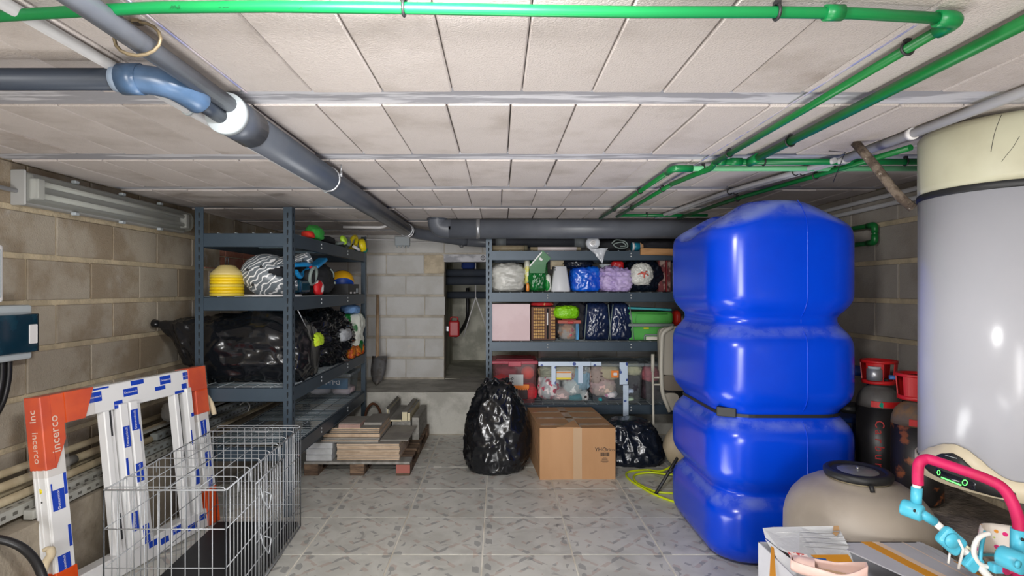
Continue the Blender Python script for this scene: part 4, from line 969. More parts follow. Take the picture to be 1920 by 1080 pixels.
# blue labels printed on the film
lab = [(.012, HV-.39, .052, .085), (.012, HV-.66, .052, .085), (.066, HV-.33, .012, .09), (.066, HV-.55, .012, .09), (.01, HV-.36, .006, .06)]
def label_plate(a0, b0, w2, h2, c, vert):
    o = MB().box(fp(a0+w2/2, b0-h2/2, c), (w2, h2, .0012), rotF).build('film_label', m_bl, wf)
    if min(w2, h2) > .03:
        big = max(w2, h2)
        text('lettering', 'Deceuninck', big*.19, fp(a0+w2/2, b0-h2/2, c+.0009), v if vert else u, -u if vert else v, m_condw, wf, ext=.0002)
for a0, b0, w2, h2 in lab: label_plate(a0, b0, w2, h2, .0008, True)
for a0, b0, w2, h2 in ((.235, HV-.006, .08, .008), (.205, HV-.022, .07, .044), (.435, HV-.004, .075, .022), (.39, HV-.036, .08, .036), (.575, HV-.058, .065, .02), (.61, HV-.010, .07, .042), (.765, HV-.012, .036, .04), (.335, HV-.083, .045, .035), (.70, HV-.104, .06, .014), (.75, HV-.072, .036, .028)):
    label_plate(a0, b0, w2, h2, .0008, False)
for a0, b0, w2, h2, c in ((.405, HV-.14, .04, .10, .0165), (.36, HV-.21, .036, .10, .0105), (.405, HV-.40, .04, .09, .0165), (.36, HV-.36, .012, .08, .0105), (.36, HV-.62, .036, .09, .0105), (.41, HV-.70, .036, .09, .0165), (.445, HV-.22, .006, .08, .0165), (.775, HV-.33, .008, .08, .0085), (.79, HV-.24, .018, .02, .0085), (.775, HV-.55, .03, .08, .0085), (LW-.07, HV-.30, .04, .09, .0008), (LW-.06, HV-.48, .04, .09, .0008), (LW-.06, HV-.62, .04, .09, .0008)):
    label_plate(a0, b0, w2, h2, c, True)
for a0, b0, w2, h2 in ((.45, .085, .06, .03), (.52, .07, .05, .03), (.60, .09, .06, .035), (.70, .06, .06, .03), (.78, .08, .05, .03)): label_plate(a0, b0, w2, h2, .0008, False)
# dog cage
m_cw = mat('cage_wire', rgb(172, 176, 180), .4, metal=.45)
ck = thing('dog_cage', 'silver wire dog cage with black floor tray standing before the window frame', 'cage', (-1.33, 2.6, 0))
fa, fb, ba, bb_ = Vector((-1.52, 2.135, .008)), Vector((-1.05, 2.135, .008)), Vector((-1.575, 3.10, .008)), Vector((-1.108, 3.10, .008))
HC = .55
def panel(name, p, q, zt=HC, nv=10, hs=(0, .12, .25, .40, .55), r=.0022):
    p, q = Vector(p), Vector(q); mb = MB(); Z = Vector((0, 0, 1))
    for k in range(nv+1):
        b = p.lerp(q, k/nv); mb.tube([b, b+Z*zt], r if 0 < k < nv else r*1.5, 6)
    for h in hs:
        if h <= zt+.001: mb.tube([p+Z*h, q+Z*h], r if 0 < h < zt else r*1.6, 6)
    return mb.build(name, m_cw, ck)
panel('front_panel', fa, fb, nv=9); panel('back_panel', ba, bb_, nv=12); panel('side_panel', fa, ba, nv=20)
door_a, door_b = fb.lerp(bb_, .28), fb.lerp(bb_, .66)
panel('side_panel', fb, bb_, nv=26)
off = Vector((.012, 0, .02)); dmb = panel('door', door_a+off, door_b+off, .46, 8, (0, .2, .46))
tp = MB(); Z = Vector((0, 0, HC))
for k in range(9):
    a, b = fa.lerp(ba, k/8)+Z, fb.lerp(bb_, k/8)+Z; tp.tube(fillet([a-Vector((0, 0, .05)), a+Vector((0, 0, .012)), b+Vector((0, 0, .012)), b-Vector((0, 0, .05))], .02, 3), .0024, 6)
for k in range(1, 4): tp.tube([fa.lerp(fb, k/4)+Z, ba.lerp(bb_, k/4)+Z], .002, 6)
tp.build('top_panel', m_cw, ck)
hd = fa.lerp(ba, .97)+Z; MB().tube(fillet([Vector((-1.36, 3.08, .566)), Vector((-1.345, 3.06, .545)), Vector((-1.27, 3.06, .545)), Vector((-1.28, 3.08, .566))], .01), .003, 6).build('carry_handle', m_cw, ck)
for zz_ in (.20, .40):
    p = door_a.lerp(door_b, .2)+off+Vector((.012, 0, zz_))
    MB().tube(fillet([p, p+Vector((.01, .05, -.03)), p+Vector((.012, .02, -.09)), p+Vector((.004, -.03, -.02)), p+Vector((.0, -.04, .03))], .012), .0032, 6).build('latch', m_cw, ck)
MB().hexa([fa+Vector((.012, .012, .006)), fb+Vector((-.012, .012, .006)), ba+Vector((.012, -.012, .006)), bb_+Vector((-.012, -.012, .006)),
           fa+Vector((.012, .012, .03)), fb+Vector((-.012, .012, .03)), ba+Vector((.012, -.012, .03)), bb_+Vector((-.012, -.012, .03))]).build('floor_tray', mat('black_tray', rgb(30, 31, 33), .5), ck)

# pallet with tiles and boards
m_wood = mat('pallet_wood', rgb(120, 98, 78), .9, col2=rgb(78, 62, 50), scale=7, stretch=(.6, 3, 3), ramp=(.4, .62), bump=.4, bscale=40, rnd=.15)
m_wgrey = mat('weathered_board', rgb(148, 146, 140), .85, col2=rgb(122, 120, 114), scale=5, stretch=(3, .5, 3), bump=.3, bscale=40)
m_tedge = mat('beige_tile_body', rgb(196, 172, 146), .85, col2=rgb(176, 152, 126), scale=10, rnd=.08)
m_tgrey = mat('grey_tile_face', rgb(150, 146, 138), .6, col2=rgb(128, 124, 118), scale=4, rnd=.06)
m_tpink = mat('pink_tile_body', rgb(196, 160, 148), .85, col2=rgb(178, 140, 128), scale=8)
px0, px1, py0, py1 = -1.39, -.635, 3.96, 5.06
t = thing('pallet', 'weathered wooden pallet under the tile stacks', 'pallet', ((px0+px1)/2, (py0+py1)/2, 0))
for x in (px0, (px0+px1)/2-.05, px1-.10):
    MB().rbox(x, py0, .0, x+.10, py1, .018, .002, 1).build('bottom_board', m_wood, t)
    for y in (py0, (py0+py1)/2-.06, py1-.12): MB().rbox(x, y, .018, x+.10, y+.12, .082, .002, 1).build('block', m_wood, t)
for k in range(7):
    y = py0+k*(py1-py0-.12)/6
    MB().rbox(px0, y, .082, px1, y+.12, .10, .002, 1).build('deck_board', m_wood if k else m_wgrey, t)
MB().rbox(px1-.098, py0-.004, .02, px1+.002, py0-.001, .08, .001, 1).build('red_paint', mat('red_paint', rgb(156, 92, 82), .8), t)
def tslab(x0, y0, z0, x1, y1, z1, m, lb, group=None, nm='tile', mtop=None):
    t = thing(nm, lb, 'tile' if nm == 'tile' else 'board', ((x0+x1)/2, (y0+y1)/2, z0), group)
    MB().bb(x0, y0, z0, x1, y1, z1-.0025).build('body', m, t); MB().bb(x0, y0, z1-.0025, x1, y1, z1-.0003).build('face', mtop or m_tgrey, t); return t
ORD = ['lowest of all', 'second from the bottom', 'third from the bottom', 'fourth from the bottom', 'fifth from the bottom', 'in the very middle', 'fifth from the top', 'fourth from the top', 'third from the top', 'second from the top', 'uppermost']
z = .1003; g = 'tiles in the large lower stack'
for k in range(11):
    dx, dy = R_.uniform(-.004, .004), R_.uniform(-.005, .005)
    tslab(-1.165+dx, 4.0+dy, z, -.715+dx, 4.45+dy, z+.0105, m_tedge, 'large beige tile in the lower stack on the pallet, ' + ORD[k], g); z += .0108
zt = z
for k in range(2): tslab(-1.30+.01*k, 4.03, z, -.875, 4.48, z+.0085, m_tedge if k else m_tgrey, ['wide tile overhanging the lower stack, lower of two', 'wide tile overhanging the lower stack, upper of two'][k]); z += .0088
tslab(-1.30+.02, 4.05, z, -.87, 4.50, z+.0085, m_tgrey, 'thin grey-edged tile lying just above the two overhanging ones'); z += .0088
tslab(-1.29, 4.08, z, -.875, 4.50, z+.026, m_tedge, 'thick cream tile in the upper stack'); z += .0263
g = 'thin tiles in the upper stack'
for k in range(3): tslab(-1.25+.005*k, 4.10+.01*k, z, -.885, 4.50, z+.0105, m_tedge, 'thin beige tile near the top of the upper stack, ' + ['lowest', 'middle', 'uppermost'][k] + ' of three', g); z += .0108
zs = z
for k in range(3): tslab(-1.19, 4.12+.004*k, z, -1.03, 4.28, z+.0095, m_tpink, ['small pinkish tile, lowest of the three on top', 'small pinkish tile, middle of the three on top', 'small pinkish tile, uppermost with grey face'][k]); z += .0098
tslab(-1.02, 4.2, zs, -.885, 4.5, zs+.02, m_tgrey, 'grey tile offcut beside the pinkish tiles')
tslab(-.87, 4.08, zt, -.665, 4.50, zt+.008, m_tgrey, 'dark grey mottled tile right of the upper stack')
m_pfm = mat('pale_panel', rgb(200, 202, 204), .7, col2=rgb(180, 182, 182), scale=6)
for k in range(3): tslab(-1.385, 3.985+.01*k, .1003+k*.041, -1.20, 4.75, .1003+k*.041+.0405, m_pfm, ['pale grey panel, lowest of three at the pallet end by the cage', 'pale grey panel, middle of three at the pallet end by the cage', 'pale grey panel, uppermost of three at the pallet end by the cage'][k], None, 'panel', m_pfm)
m_skirt = mat('cream_board', rgb(202, 192, 160), .7)
bz = .1003
tslab(-.71, 4.55, bz, -.655, 5.05, bz+.18, m_wgrey, 'upright grey board at the right rear of the pallet', None, 'board', m_wgrey)
tslab(-.87, 4.53, bz, -.72, 5.05, bz+.16, m_wgrey, 'wide grey timber block under the skirting boards', None, 'board', m_wgrey)
for k, (xa, xb, h0, h1, lb) in enumerate(((-.90, -.79, .2605, .275, 'flat cream skirting board on top of the timber block'), (-.785, -.745, .2605, .335, 'upright cream skirting board with moulded edge'), (-.742, -.722, .2605, .325, 'thin grey skirting board leaning at the right'))):
    tslab(xa, 4.50+.01*k, h0, xb, 5.06, h1, m_skirt, lb, None, 'board', m_wgrey)
for k in range(3):
    tslab(-.925+.011*k, 4.55, bz, -.917+.011*k, 5.06, .36-.01*k, [m_wgrey, m_skirt, m_wgrey][k], ['grey strip standing on edge, leftmost of three', 'cream strip standing on edge, middle of three', 'grey strip standing on edge, rightmost of three'][k], None, 'board', m_wgrey)

# shovel against the rear wall
t = thing('shovel', 'shovel with wooden handle leaning on the rear wall beyond the left shelf', 'shovel', (-1.24, 5.5, .384))
MB().tube([(-1.225, 5.60, .60), (-1.265, 5.80, 1.27)], [.018, .015], 10).build('handle', mat('ash_wood', rgb(176, 150, 122), .7, col2=rgb(156, 128, 100), scale=5, stretch=(6, 6, .5)), t)
prof = []
for k in range(9):
    s = k/8; wv_ = .075*(1 if s > .45 else (s/.45)**.5*.85+.12)
    prof.append([Vector((-1.205+.02*s*0+wv_*c_, 5.47+.15*s-.02*(1-c_*c_), .388+.27*s)) for c_ in (-1, -.6, -.2, .2, .6, 1)]+[Vector((-1.205+wv_*c_, 5.474+.15*s-.02*(1-c_*c_), .388+.27*s)) for c_ in (1, .6, .2, -.2, -.6, -1)])
MB().loft(prof).build('blade', mat('worn_steel', rgb(110, 110, 112), .5, metal=.4, col2=rgb(84, 78, 72), scale=8), t)

# small things around the frame and pallet
m_strap = mat('cream_strap', rgb(206, 190, 160), .8)
t = thing('fabric_strap', 'cream fabric strap hanging from the far corner of the wrapped window frame', 'strap', at(385, 740, 3.24))
for a in (((378, 738), (386, 742), (391, 757), (389, 776)), ((380, 738), (391, 745), (398, 762), (402, 777))): 
    MB().tube(smoothpath([at(px, py, 3.235) for px, py in a], 5), [.010]*8+[.014]*8, 8).build('strap_end', m_strap, t)
soft('clear_pouch', blob(at(322, 772, 3.36)-Vector((0, 0, .058)), (.10, .09, .115), 63, power=2.4, crinkle=.03, fold=.06, res=4), clear('clear_film', rgb(206, 206, 204), .55, .12), 'small clear plastic pouch on the ledge bundle seen through the window frame', 'pouch')
MB().tube(smoothpath([at(82, 1032, 2.24), at(92, 1028, 2.24), at(96, 1040, 2.24), at(86, 1056, 2.24), at(78, 1090, 2.22), at(80, 1130, 2.22)], 5), [.008]*6+[.016]*20, 8).build('pale_strap', m_strap)
tag(bpy.data.objects['pale_strap'], 'pale strap looped at the foot of the near window frame post', 'strap')
MB().tube(smoothpath([at(684, 786, 4.97), at(688, 768, 4.98), at(698, 757, 4.99), at(708, 762, 5.0), at(714, 776, 5.0)], 5), .012, 8).build('rusty_hoop', mat('rust_brown', rgb(96, 58, 36), .9, col2=rgb(70, 44, 30), scale=20))
tag(bpy.data.objects['rusty_hoop'], 'rusty brown hoop standing behind the tile stack by the shelf post', 'hoop')
rod('x', 'x', 'x', [(0,0,0),(0,0,1)], .01, m_strap) if 0 else None
# ---------------------------------------------------------------- things on the right shelves
q1, q2, q3, q4 = [z+.005 for z in RS]
def qx(px, d=4.68): return (px-CX)*d/F
m_bl2 = mat('glossy_blue_bag', rgb(14, 96, 210), .25, col2=rgb(8, 70, 190), scale=9, spec=.7)
m_lil = mat('lilac_bag', rgb(166, 146, 196), .45, col2=rgb(190, 172, 214), scale=8, spec=.5)
m_whb = mat('milky_bag', rgb(206, 206, 200), .35, col2=rgb(184, 184, 178), scale=6, spec=.5)
m_nav = mat('navy_plastic', rgb(24, 38, 72), .22, spec=.6, col2=rgb(18, 28, 54), scale=5)
m_dkc = mat('charcoal_cloth', rgb(40, 40, 46), .85)
# top level
def rod(name, lb, cat, pts, r, m, parts=()):
    t = thing(name, lb, cat, pts[0]); MB().tube(pts, r, 12).build('tube', m, t)
    for nm, p2, r2, m2 in parts: MB().tube(p2, r2, 12).build(nm, m2, t)
    return t
m_cream = mat('cream_paper', rgb(214, 208, 196), .6)
rod('cardboard_tube', 'beige tube lying on the top right shelf beside the post', 'tube', [(qx(923), 4.80, q1+.028), (qx(990), 4.80, q1+.028)], .026, m_tubeb, [('end_band', [(qx(984), 4.80, q1+.028), (qx(990.4), 4.80, q1+.028)], .0275, mat('brown_band', rgb(110, 104, 84), .7))])
rod('white_roll', 'thin white roll on the top right shelf between the beige tube and film roll', 'roll', [(qx(995), 4.72, q1+.018), (qx(1090), 4.72, q1+.018)], .016, m_tubeb, [('white_sleeve', [(qx(1009), 4.72, q1+.018), (qx(1082), 4.72, q1+.018)], .0175, mat('pinkish_white', rgb(226, 216, 216), .5))])
m_strf = mat('stretch_film', rgb(190, 194, 200), .18, col2=rgb(210, 214, 220), scale=9, spec=.7)
t = thing('film_roll', 'roll of clear stretch film with loose tail hanging off the top right shelf', 'roll', (qx(1112), 4.75, q1))
fc = Vector((qx(1110), 4.63, q1+.062))
MB().lathe([(.02, 0), (.050, .001), (.058, .01), (.058, .28), (.02, .281)], fc, 24, (.12, 1, .02)).build('film', m_strf, t)
MB().lathe([(.0165, -.012), (.024, -.012), (.024, .30), (.0165, .30), (.0165, -.012)], fc, 20, (.12, 1, .02)).build('white_core', m_condw, t)
MB().lathe([(.0, -.004), (.0163, -.004)], fc, 20, (.12, 1, .02)).build('brown_core', m_tubeb, t)
tl = []
for k in range(9):
    s = k/8; wv_ = .075*(1-s)**1.3+.004; c_ = Vector((qx(1119)+.03*s, 4.60+.012*math.sin(5*s), q1+.01-.12*s))
    tl.append([c_+Vector((wv_*math.cos(a), .02*(1-s)*math.sin(a)+.006*math.sin(9*a), .006*math.sin(4*a+6*s))) for a in [2*PI*i/14 for i in range(14)]])
MB().loft(tl).build('loose_tail', m_strf, t)
t = thing('cable_coil', 'black bag with loose grey cable coils on the top right shelf', 'cable', (qx(1160), 4.8, q1))
blob((qx(1152), 4.82, q1), (.26, .24, .095), 71, crinkle=.06, res=4).build('bag', MATS['black_cloth'], t)
MB().tube(smoothpath([(qx(1147), 4.68, q1+.06), (qx(1155), 4.67, q1+.09), (qx(1172), 4.67, q1+.075), (qx(1176), 4.67, q1+.03), (qx(1160), 4.67, q1+.02), (qx(1150), 4.67, q1+.05), (qx(1165), 4.665, q1+.07), (qx(1173), 4.665, q1+.04), (qx(1162), 4.665, q1+.035)], 5), .006, 7).build('cord', m_gstrap, t)
t = thing('spray_can', 'paint can with teal label lying on the top right shelf', 'can', (qx(1196), 4.74, q1))
cx0, cx1 = qx(1187), qx(1209)
MB().cyl((cx0, 4.74, q1+.038), (cx1-.03, 4.74, q1+.038), .036, n=20).build('label', mat('teal_label', rgb(28, 120, 146), .4), t)
MB().cyl((cx0+.004, 4.74, q1+.038), (cx0+.022, 4.74, q1+.038), .0365, n=20).build('white_band', m_condw, t)
MB().lathe([(.036, 0), (.034, .008), (.024, .022), (.022, .03), (0, .03)], (cx1-.03, 4.74, q1+.038), 20, (1, 0, 0)).build('cap', mat('peach_cap', rgb(206, 160, 120), .5), t)
soft('black_bundle', blob((qx(1245), 4.86, q1), (.32, .24, .09), 73, crinkle=.08, res=4), m_dkc, 'dark bundle behind the wooden board on the top right shelf', 'bundle')
soft('wooden_board', MB().rbox(qx(1196), 4.585, q1-.045, qx(1275), 4.615, q1+.012, .004, 1, Matrix.Rotation(.02, 3, 'Y')), mat('plywood', rgb(176, 132, 86), .7, col2=rgb(146, 104, 62), scale=5, stretch=(.6, 4, 4)), 'light brown wooden board in front of the top right shelf beam', 'board')

# second level
soft('white_bag', blob((qx(953), 4.80, q2), (.275, .32, .235), 75, power=3.6, crinkle=.03, fold=.04, freq=4, res=5, aniso=(.6, 1, 2.2)), m_whb, 'milky white plastic bag beside the post on the second right shelf', 'bag')
def gshape(n):
    p = Vector(n)
    if p.z > .15: k = (p.z-.15)/.85; p.x += .22*k; p.x *= 1-.25*k; p.y *= 1-.75*k; p.z = .15+k*1.3
    return p
t = thing('green_bag', 'glossy dark green sack with folded top on the second right shelf', 'bag', (qx(1008), 4.75, q2))
blob((qx(1008), 4.74, q2), (.155, .22, .265), 76, power=4, crinkle=.03, fold=.05, res=5, shape=gshape).build('sack', mat('glossy_green_bag', rgb(10, 104, 44), .25, spec=.6, col2=rgb(8, 84, 36), scale=8, col3=rgb(210, 216, 190), scale3=16, ramp3=(.70, .72)), t)
blob((qx(989), 4.76, q2+.06), (.05, .18, .22), 77, crinkle=.06, res=4).build('yellow_side', mat('yellow_print', rgb(214, 210, 110), .4, col2=rgb(224, 224, 210), scale=12, ramp=(.48, .52)), t)
blob((qx(1027), 4.72, q2), (.05, .16, .15), 78, crinkle=.08, res=4).build('patterned_side', m_gw, t)
ft = [at(*p) for p in ((992, 498, 4.605), (1017, 469, 4.59), (1033, 484, 4.595), (1024, 494, 4.60), (1022, 512, 4.61), (994, 512, 4.612))]
MB().prism(ft, (0, .022, 0)).build('folded_top', mat('green_foil', rgb(10, 100, 44), .35, spec=.4), t)
MB().prism([at(992, 499, 4.603), at(1015, 472, 4.588), at(1016.5, 474, 4.588), at(994, 500, 4.603)], (0, -.002, 0)).build('white_fold_edge', m_condw, t)
MB().box((at(1014, 486, 4.585)), (.03, .003, .02), Matrix.Rotation(.6, 3, 'Y')).build('white_sticker', m_condw, t)
soft('orange_bottle', blob((qx(989), 4.655, q2), (.028, .03, .075), 79, crinkle=.0, res=3), mat('orange_plastic', rgb(214, 132, 50), .4), 'small orange bottle between the white bag and the green sack', 'bottle')
t = thing('white_bucket', 'white tapered plastic bucket with two uprights on the second right shelf', 'bucket', (qx(1052), 4.74, q2))
def fr(z, w2, dpt): 
    c_ = qx(1051); return [Vector((c_+a*w2, 4.74+b*dpt, z)) for a, b in ((-1, -.8), (-.8, -1), (.8, -1), (1, -.8), (1, .8), (.8, 1), (-.8, 1), (-1, .8))]
MB().loft([fr(q2, .078, .10), fr(q2+.02, .08, .10), fr(q2+.21, .05, .08), fr(q2+.215, .046, .076)]).build('body', mat('white_plastic', rgb(206, 208, 212), .4), t)
for px in (1034, 1057): MB().rbox(qx(px)-.006, 4.71, q2+.19, qx(px)+.006, 4.725, q2+.30, .003, 1).build('upright', m_tubeb, t)
MB().rbox(qx(1035), 4.735, q2+.215, qx(1060), 4.75, q2+.28, .003, 1).build('backing', m_tubeb, t)
for z in (.20, .182): MB().lathe([(.005, 0), (.005, .003), (0, .004)], (qx(1040), 4.653, q2+z), 10, (0, -1, .15)).build('hole', m_clip, t)
def tshape(n):
    p = Vector(n); p.x *= 1+.12*p.z; return p
soft('blue_bag', blob((qx(1099), 4.76, q2), (.235, .24, .205), 80, power=6, crinkle=.02, fold=.04, freq=7, res=5, lump=.02), m_bl2, 'glossy bright blue carrier bag on the second right shelf', 'bag')
soft('dark_sack', blob((qx(1085), 4.76, q2+.195), (.26, .24, .085), 81, power=2.4, crinkle=.04, fold=.08, freq=7, res=5), m_bagn, 'dark glossy sack lying on top of the blue carrier bag', 'bag')
soft('lilac_bag', blob((qx(1153), 4.73, q2), (.255, .26, .20), 82, power=3.4, crinkle=.05, fold=.09, freq=5, res=5, aniso=(1, 1, 1.4)), m_lil, 'crumpled lilac plastic bag on the second right shelf', 'bag')
soft('navy_sack', blob((qx(1210), 4.80, q2), (.30, .28, .275), 83, power=2.5, crinkle=.04, fold=.08, freq=6, res=5), m_bagn, 'dark navy bin bag behind the tied white carrier bag', 'bag')
t = thing('tied_bag', 'small white carrier bag tied with a red strip before the navy bin bag', 'bag', (qx(1200), 4.64, q2+.05))
blob((qx(1200), 4.635, q2+.055), (.175, .10, .18), 84, power=2.3, crinkle=.04, fold=.09, freq=6, res=5).build('bag', m_whb, t)
mbt = MB(); kc = Vector((qx(1201), 4.572, q2+.148))
for dx, dz in ((-.05, -.004), (.042, -.016), (.03, .022), (-.022, .014), (.004, -.036)): mbt.tube(smoothpath([kc, kc+Vector((dx*.5, -.004, dz*.5+.006)), kc+Vector((dx, .012, dz))], 4), [.007]+[.0055]*7+[.003], 6)
mbt.build('red_tie', mat('faded_red_tie', rgb(206, 96, 84), .5), t)
soft('pale_bowl', MB().lathe([(.02, 0), (.035, .002), (.055, .04), (.052, .042), (.0, .01)], (qx(1139), 4.78, q2+.195), 20), m_pale, 'pale upturned bowl on the lilac bag', 'bowl')
soft('red_pouch', blob((qx(1160), 4.74, q2+.19), (.10, .10, .07), 85, power=4, crinkle=.04, res=4), m_redp, 'small red pouch behind the lilac bag', 'pouch')
m_wine = mat('wine_red', rgb(120, 24, 34), .6)
t = thing('wine_red_box', 'wine red box with printed side standing upright by the blue tank', 'box', (qx(1245), 4.8, q2))
MB().rbox(qx(1236), 4.70, q2, qx(1259), 5.0, q2+.285, .003, 1).build('body', mat('printed_wine', rgb(104, 40, 44), .5, col2=rgb(150, 130, 120), scale=14, ramp=(.5, .56), col3=rgb(60, 40, 36), scale3=20, ramp3=(.55, .6)), t)
MB().rbox(qx(1248), 4.66, q2, qx(1250), 5.0, q2+.29, .001, 1).build('edge', m_wine, t)

# third level
soft('pink_box', MB().rbox(qx(922.5), 4.655, q3, qx(993.5), 4.98, q3+.31, .003, 1), mat('pink_board', rgb(222, 200, 202), .8, col2=rgb(214, 190, 192), scale=3), 'plain pale pink box beside the post on the third right shelf', 'box')
t = thing('wicker_basket', 'brown wicker hamper standing on end beside the pink box', 'basket', (qx(1018), 4.8, q3))
m_wbrown = mat('brown_leather', rgb(96, 66, 52), .7); m_wick = mat('wicker_cane', rgb(206, 168, 110), .7, col2=rgb(176, 134, 80), scale=30)
bx0, bx1 = qx(996), qx(1042)
MB().rbox(bx0, 4.685, q3, bx1, 4.95, q3+.285, .008, 2).build('body', m_wbrown, t)
for (a, b, nn) in ((qx(1000), qx(1021), 5), (qx(1033), qx(1041), 2)):
    mb = MB(); rows = 10
    for r in range(rows):
        for c_ in range(nn):
            x = a+(b-a)*(c_+.5)/nn; zc = q3+.016+.26*(r+.5)/rows
            mb.rbox(x-(b-a)/nn*.44, 4.672, zc-.0105, x+(b-a)/nn*.44, 4.688, zc+.0105, .004, 1)
    mb.build('woven_panel', m_wick, t, kind='stuff')
MB().rbox(qx(1025.5), 4.676, q3+.015, qx(1028.5), 4.686, q3+.27, .002, 1).build('lid_gap', m_slot, t)
MB().rbox(qx(1025), 4.670, q3+.13, qx(1027.5), 4.682, q3+.235, .002, 1).build('metal_clasp', m_condw, t)
soft('red_scarf', blob((qx(1018), 4.80, q3+.287), (.19, .20, .038), 86, crinkle=.12, res=4), mat('red_cloth_dark', rgb(176, 28, 34), .8, col2=rgb(210, 180, 120), scale=18, ramp=(.6, .64)), 'red cloth squeezed on top of the wicker hamper', 'cloth')
m_lime2 = mat('lime_nylon', rgb(140, 208, 24), .45, col2=rgb(120, 190, 16), scale=9)
soft('lime_bag', blob((qx(1062), 4.70, q3+.185), (.205, .16, .105), 87, power=3.2, crinkle=.03, fold=.07, freq=5, res=5), m_lime2, 'lime green nylon bag lying on the small clear box', 'bag')
soft('dark_jacket', blob((qx(1075), 4.86, q3), (.26, .24, .31), 88, power=4, crinkle=.07, res=5), m_dkc, 'dark charcoal jacket behind the lime bag', 'jacket')
t = tub('small_clear_box', 'small clear box with red lid latch on the third right shelf', qx(1047), qx(1087), 4.65, 4.90, q3, q3+.182, m_clr, clear('red_clear_lid', rgb(230, 130, 116), .45, .2), taper=.012, rim=False)
MB().rbox(qx(1063), 4.632, q3+.145, qx(1074), 4.645, q3+.165, .004, 2).build('red_latch', m_redp, t)
soft('blue_book', MB().rbox(qx(1079.5), 4.665, q3+.008, qx(1085), 4.85, q3+.145, .003, 1), mat('sky_blue', rgb(64, 150, 206), .5), 'sky blue book standing inside the small clear box', 'book')
soft('toy_heap', blob((qx(1065), 4.77, q3+.008), (.12, .19, .125), 89, crinkle=.12, res=4), mat('toy_mix', rgb(186, 170, 160), .6, col2=rgb(206, 150, 110), scale=16, ramp=(.45, .55), col3=rgb(196, 70, 96), scale3=12, ramp3=(.6, .63)), 'jumble of pale and pink toys inside the small clear box', 'toys')
def nshape(k):
    def f(n):
        p = Vector(n); p.x *= 1-k*p.z; return p
    return f
for k, (xa, xb, kk, lb) in enumerate(((1096, 1143, .12, 'navy garment bag with grey piping next to the small clear box'), (1143, 1184, .24, 'navy garment bag with grey piping next to the green suitcase'))):
    t = thing('garment_bag', lb, 'bag', (qx((xa+xb)/2), 4.8, q3))
    blob((qx((xa+xb)/2), 4.80, q3), ((xb-xa)*.0044, .30, .315), 90+k, power=6, crinkle=.02, fold=.045, freq=8, res=5, shape=nshape(kk), lump=.02).build('body', m_nav, t)
    for s in (-1, 1):
        w2 = (xb-xa)*.0044/2*.97; c_ = qx((xa+xb)/2)
        MB().tube([(c_+s*w2*(1+kk*.9), 4.655, q3+.006), (c_+s*w2, 4.648, q3+.157), (c_+s*w2*(1-kk*.9), 4.655, q3+.305)], .005, 6).build('piping', m_gstrap, t)
t = thing('green_suitcase', 'green hard-shell suitcase lying on the third right shelf', 'suitcase', (qx(1218), 4.82, q3))
m_gsu = mat('green_shell', rgb(86, 170, 80), .3, col2=rgb(78, 158, 72), scale=3)
sx0, sx1 = qx(1172), qx(1262)
MB().rbox(sx0+.015, 4.66, q3, sx1, 4.98, q3+.125, .03, 4).build('lower_shell', m_gsu, t)
MB().rbox(sx0, 4.655, q3+.137, sx1, 4.98, q3+.245, .035, 4).build('upper_shell', m_gsu, t)
MB().rbox(sx0+.004, 4.65, q3+.118, sx1, 4.98, q3+.145, .008, 2).build('zip_band', m_gstrap, t)
MB().tube(fillet([(qx(1207), 4.652, q3+.005), (qx(1207), 4.652, q3+.05), (qx(1245), 4.652, q3+.05), (qx(1245), 4.652, q3+.005)], .02), .008, 7).build('handle_frame', m_gstrap, t)
MB().rbox(qx(1210), 4.652, q3+.006, qx(1240), 4.662, q3+.036, .004, 1).build('cream_tag', m_cream, t)
MB().rbox(qx(1205), 4.648, q3+.10, qx(1215), 4.656, q3+.112, .002, 1).build('zip_puller', m_yel, t)
for s in (0, 1): MB().tube(fillet([(qx(1190), 4.653, q3+.15), (qx(1190), 4.651, q3+.222), (qx(1250), 4.651, q3+.226)], .02), .004, 6).build('moulded_rib', m_gsu, t) if s == 0 else None
MB().rbox(-.20, -.12, -.009, .20, .12, .009, .005, 2, Matrix.Rotation(.045, 3, 'Y'), (qx(1214), 4.78, q3+.268)).build('teal_board', mat('teal_plastic', rgb(56, 150, 156), .4))
tag(bpy.data.objects['teal_board'], 'teal plastic board lying on the green suitcase', 'board')
blob((qx(1272), 4.74, q3+.12), (.06, .14, .13), 94, res=4).build('red_ball', mat('red_rubber', rgb(186, 40, 26), .5))
tag(bpy.data.objects['red_ball'], 'red rounded toy wedged between the suitcase and the blue tank', 'toy')

# fourth level: clear storage boxes with clothes
m_pinkp = clear('pink_clear_plastic', rgb(240, 176, 180), .86, .12); m_pinkl = clear('pink_clear_lid', rgb(224, 110, 128), .45, .15)
bh_ = .345
def cloth(lb, c, s, m, seed, cat='garment', nm='garment'): soft(nm, blob(c, s, seed, power=2.6, crinkle=.06, freq=5, res=4, fold=.08), m, lb, cat)
def cm(name, *a, **k): return MATS[name] if name in MATS else mat(name, *a, **k)
bx0, bx1 = qx(922), qx(1008)
t = tub('pink_storage_box', 'pink tinted storage box marked 94 on the lowest right shelf', bx0+.006, bx1-.006, 4.655, 5.02, q4, q4+bh_+.02, m_pinkp, m_pinkl)
MB().rbox(qx(954), 4.652, q4+.150, qx(981), 4.655, q4+.243, .001, 1).build('paper_label', mat('paper_grey', rgb(196, 200, 200), .7), t)
text('lettering', '94', .05, (qx(958.5), 4.6510, q4+.195), (0, 0, -1), (1, 0, 0), m_black, t)
